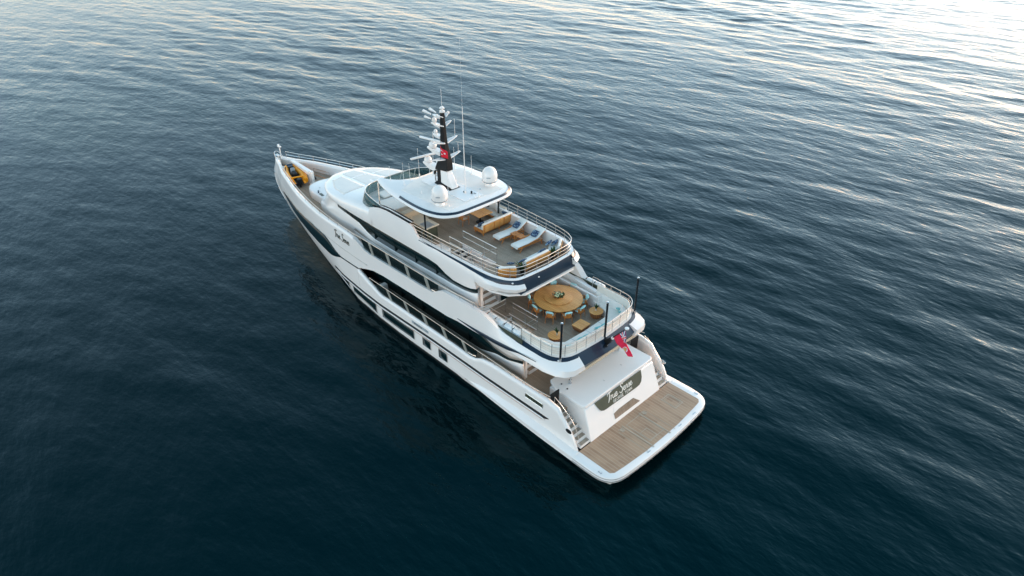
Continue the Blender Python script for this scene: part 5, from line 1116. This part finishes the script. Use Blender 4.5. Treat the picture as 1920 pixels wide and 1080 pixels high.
plant((10.42, .88, SD), 0, 'dark green potted plant between the near corner sofa and the long stern sofa', 34, .75, .12, .25, 11, 'plants between the stern sofas', BLACK)
plant((10.45, -1.72, SD), 2, 'dark green potted plant between the far corner sofa and the long stern sofa', 34, .75, .12, .25, 12, 'plants between the stern sofas', BLACK)
for x, y, rz, lb in ((10.85, .42, 90, 'blue leaf-pattern pillow at the near end of the long stern sofa'), (10.9, -1.25, 100, 'blue leaf-pattern pillow at the far end of the long stern sofa'), (11.1, 1.15, 50, 'blue leaf-pattern pillow on the near corner sofa, next to the plant'), (11.2, 2.0, 50, 'blue leaf-pattern pillow on the near corner sofa, end by the stairwell railing'),
                     (11.05, -2.55, 130, 'blue leaf-pattern pillow leaning on the far corner sofa, rear of two'), (11.28, -2.25, 120, 'blue leaf-pattern pillow on the far corner sofa, front of two')):
    g = G(); g.pad(0, 0, 0, .48, .48, .15, e=5, ez=1.6); p = g.build('throw_pillow', BLUEP, None, loc=(x, y, SD+.60)); p.rotation_euler = (R(36), 0, R(rz)); tag(p, lb, 'pillow', 'blue pillows on the top deck')

# ---- rescue tender on the foredeck
t = thing('rescue_tender', 'small orange and black inflatable rescue boat stowed on the bow deck', 'inflatable boat', (37.9, .72, 4.5), R(-15.5))
for s in (1, -1):
    P = catmull([(-1.75, s*.52, .52), (-1.0, s*.60, .54), (0, s*.58, .56), (.9, s*.46, .60), (1.5, s*.24, .66)], 5)
    g = G(); g.tube(P, [.19+.07*math.sin(math.pi*min(1, .15+i/len(P))) for i in range(len(P))], 14); tb = g.build('inflatable_tube', ORANGE, t, ang=60)
    g = G(); P2 = [(x, y+s*.02, z+.20) for x, y, z in P[8:-4]]; g.tube(P2, .05, 6); g.build('tube_grip', BLACK, tb)
g = G(); g.loft([[(-1.7, .45, .35), (-1.7, -.45, .35), (-1.7, -.2, .18), (-1.7, .2, .18)], [(0, .5, .38), (0, -.5, .38), (0, -.15, .15), (0, .15, .15)], [(1.5, .2, .6), (1.5, -.2, .6), (1.5, -.05, .45), (1.5, .05, .45)]]); g.build('hull', RUBBER, t)
g = G(); g.box(-.35, 0, .55, .85, .34, .34); g.pad(-.35, 0, .76, .95, .36, .18); g.build('seat', BLACK, t, bevel=.04)
g = G(); g.loft([[(.15, .20, .4), (.15, -.20, .4), (.75, -.16, .45), (.75, .16, .45)], [(.25, .18, .95), (.25, -.18, .95), (.5, -.13, .98), (.5, .13, .98)]]); g.build('console', GREYPAD, t, bevel=.03)
g = G(); g.tube([(.25, -.28, 1.02), (.38, 0, 1.02), (.25, .28, 1.02)], .025, 8); g.build('handlebar', BLACK, t)
g = G(); g.box(1.28, 0, .78, .55, .45, .14); g.pad(1.5, 0, .80, .5, .6, .22); g.build('bow_cover', NAVY, t, bevel=.03)
g = G(); g.box(-1.35, 0, .78, .14, 1.15, .12); g.build('stern_crossbar', ORANGE, t, bevel=.04)
g = G(); g.box(-1.85, 0, .62, .42, .34, .40); g.box(-1.95, 0, .35, .16, .14, .5); g.tube([(-1.75, .3, .5), (-2.05, .55, .45)], .07, 8); g.build('outboard_motor', BLACK, t, bevel=.05)
g = G(); g.box(-1.9, .42, .55, .4, .18, .16); g.box(-2.0, -.38, .5, .35, .16, .16); g.build('stern_float', ORANGE, t, bevel=.05)
g = G(); g.box(-1.1, 0, .10, .12, 1.0, .2); g.box(.7, 0, .10, .12, .7, .2); g.build('cradle', GREYPAD, t)
SC.render.engine = 'CYCLES'
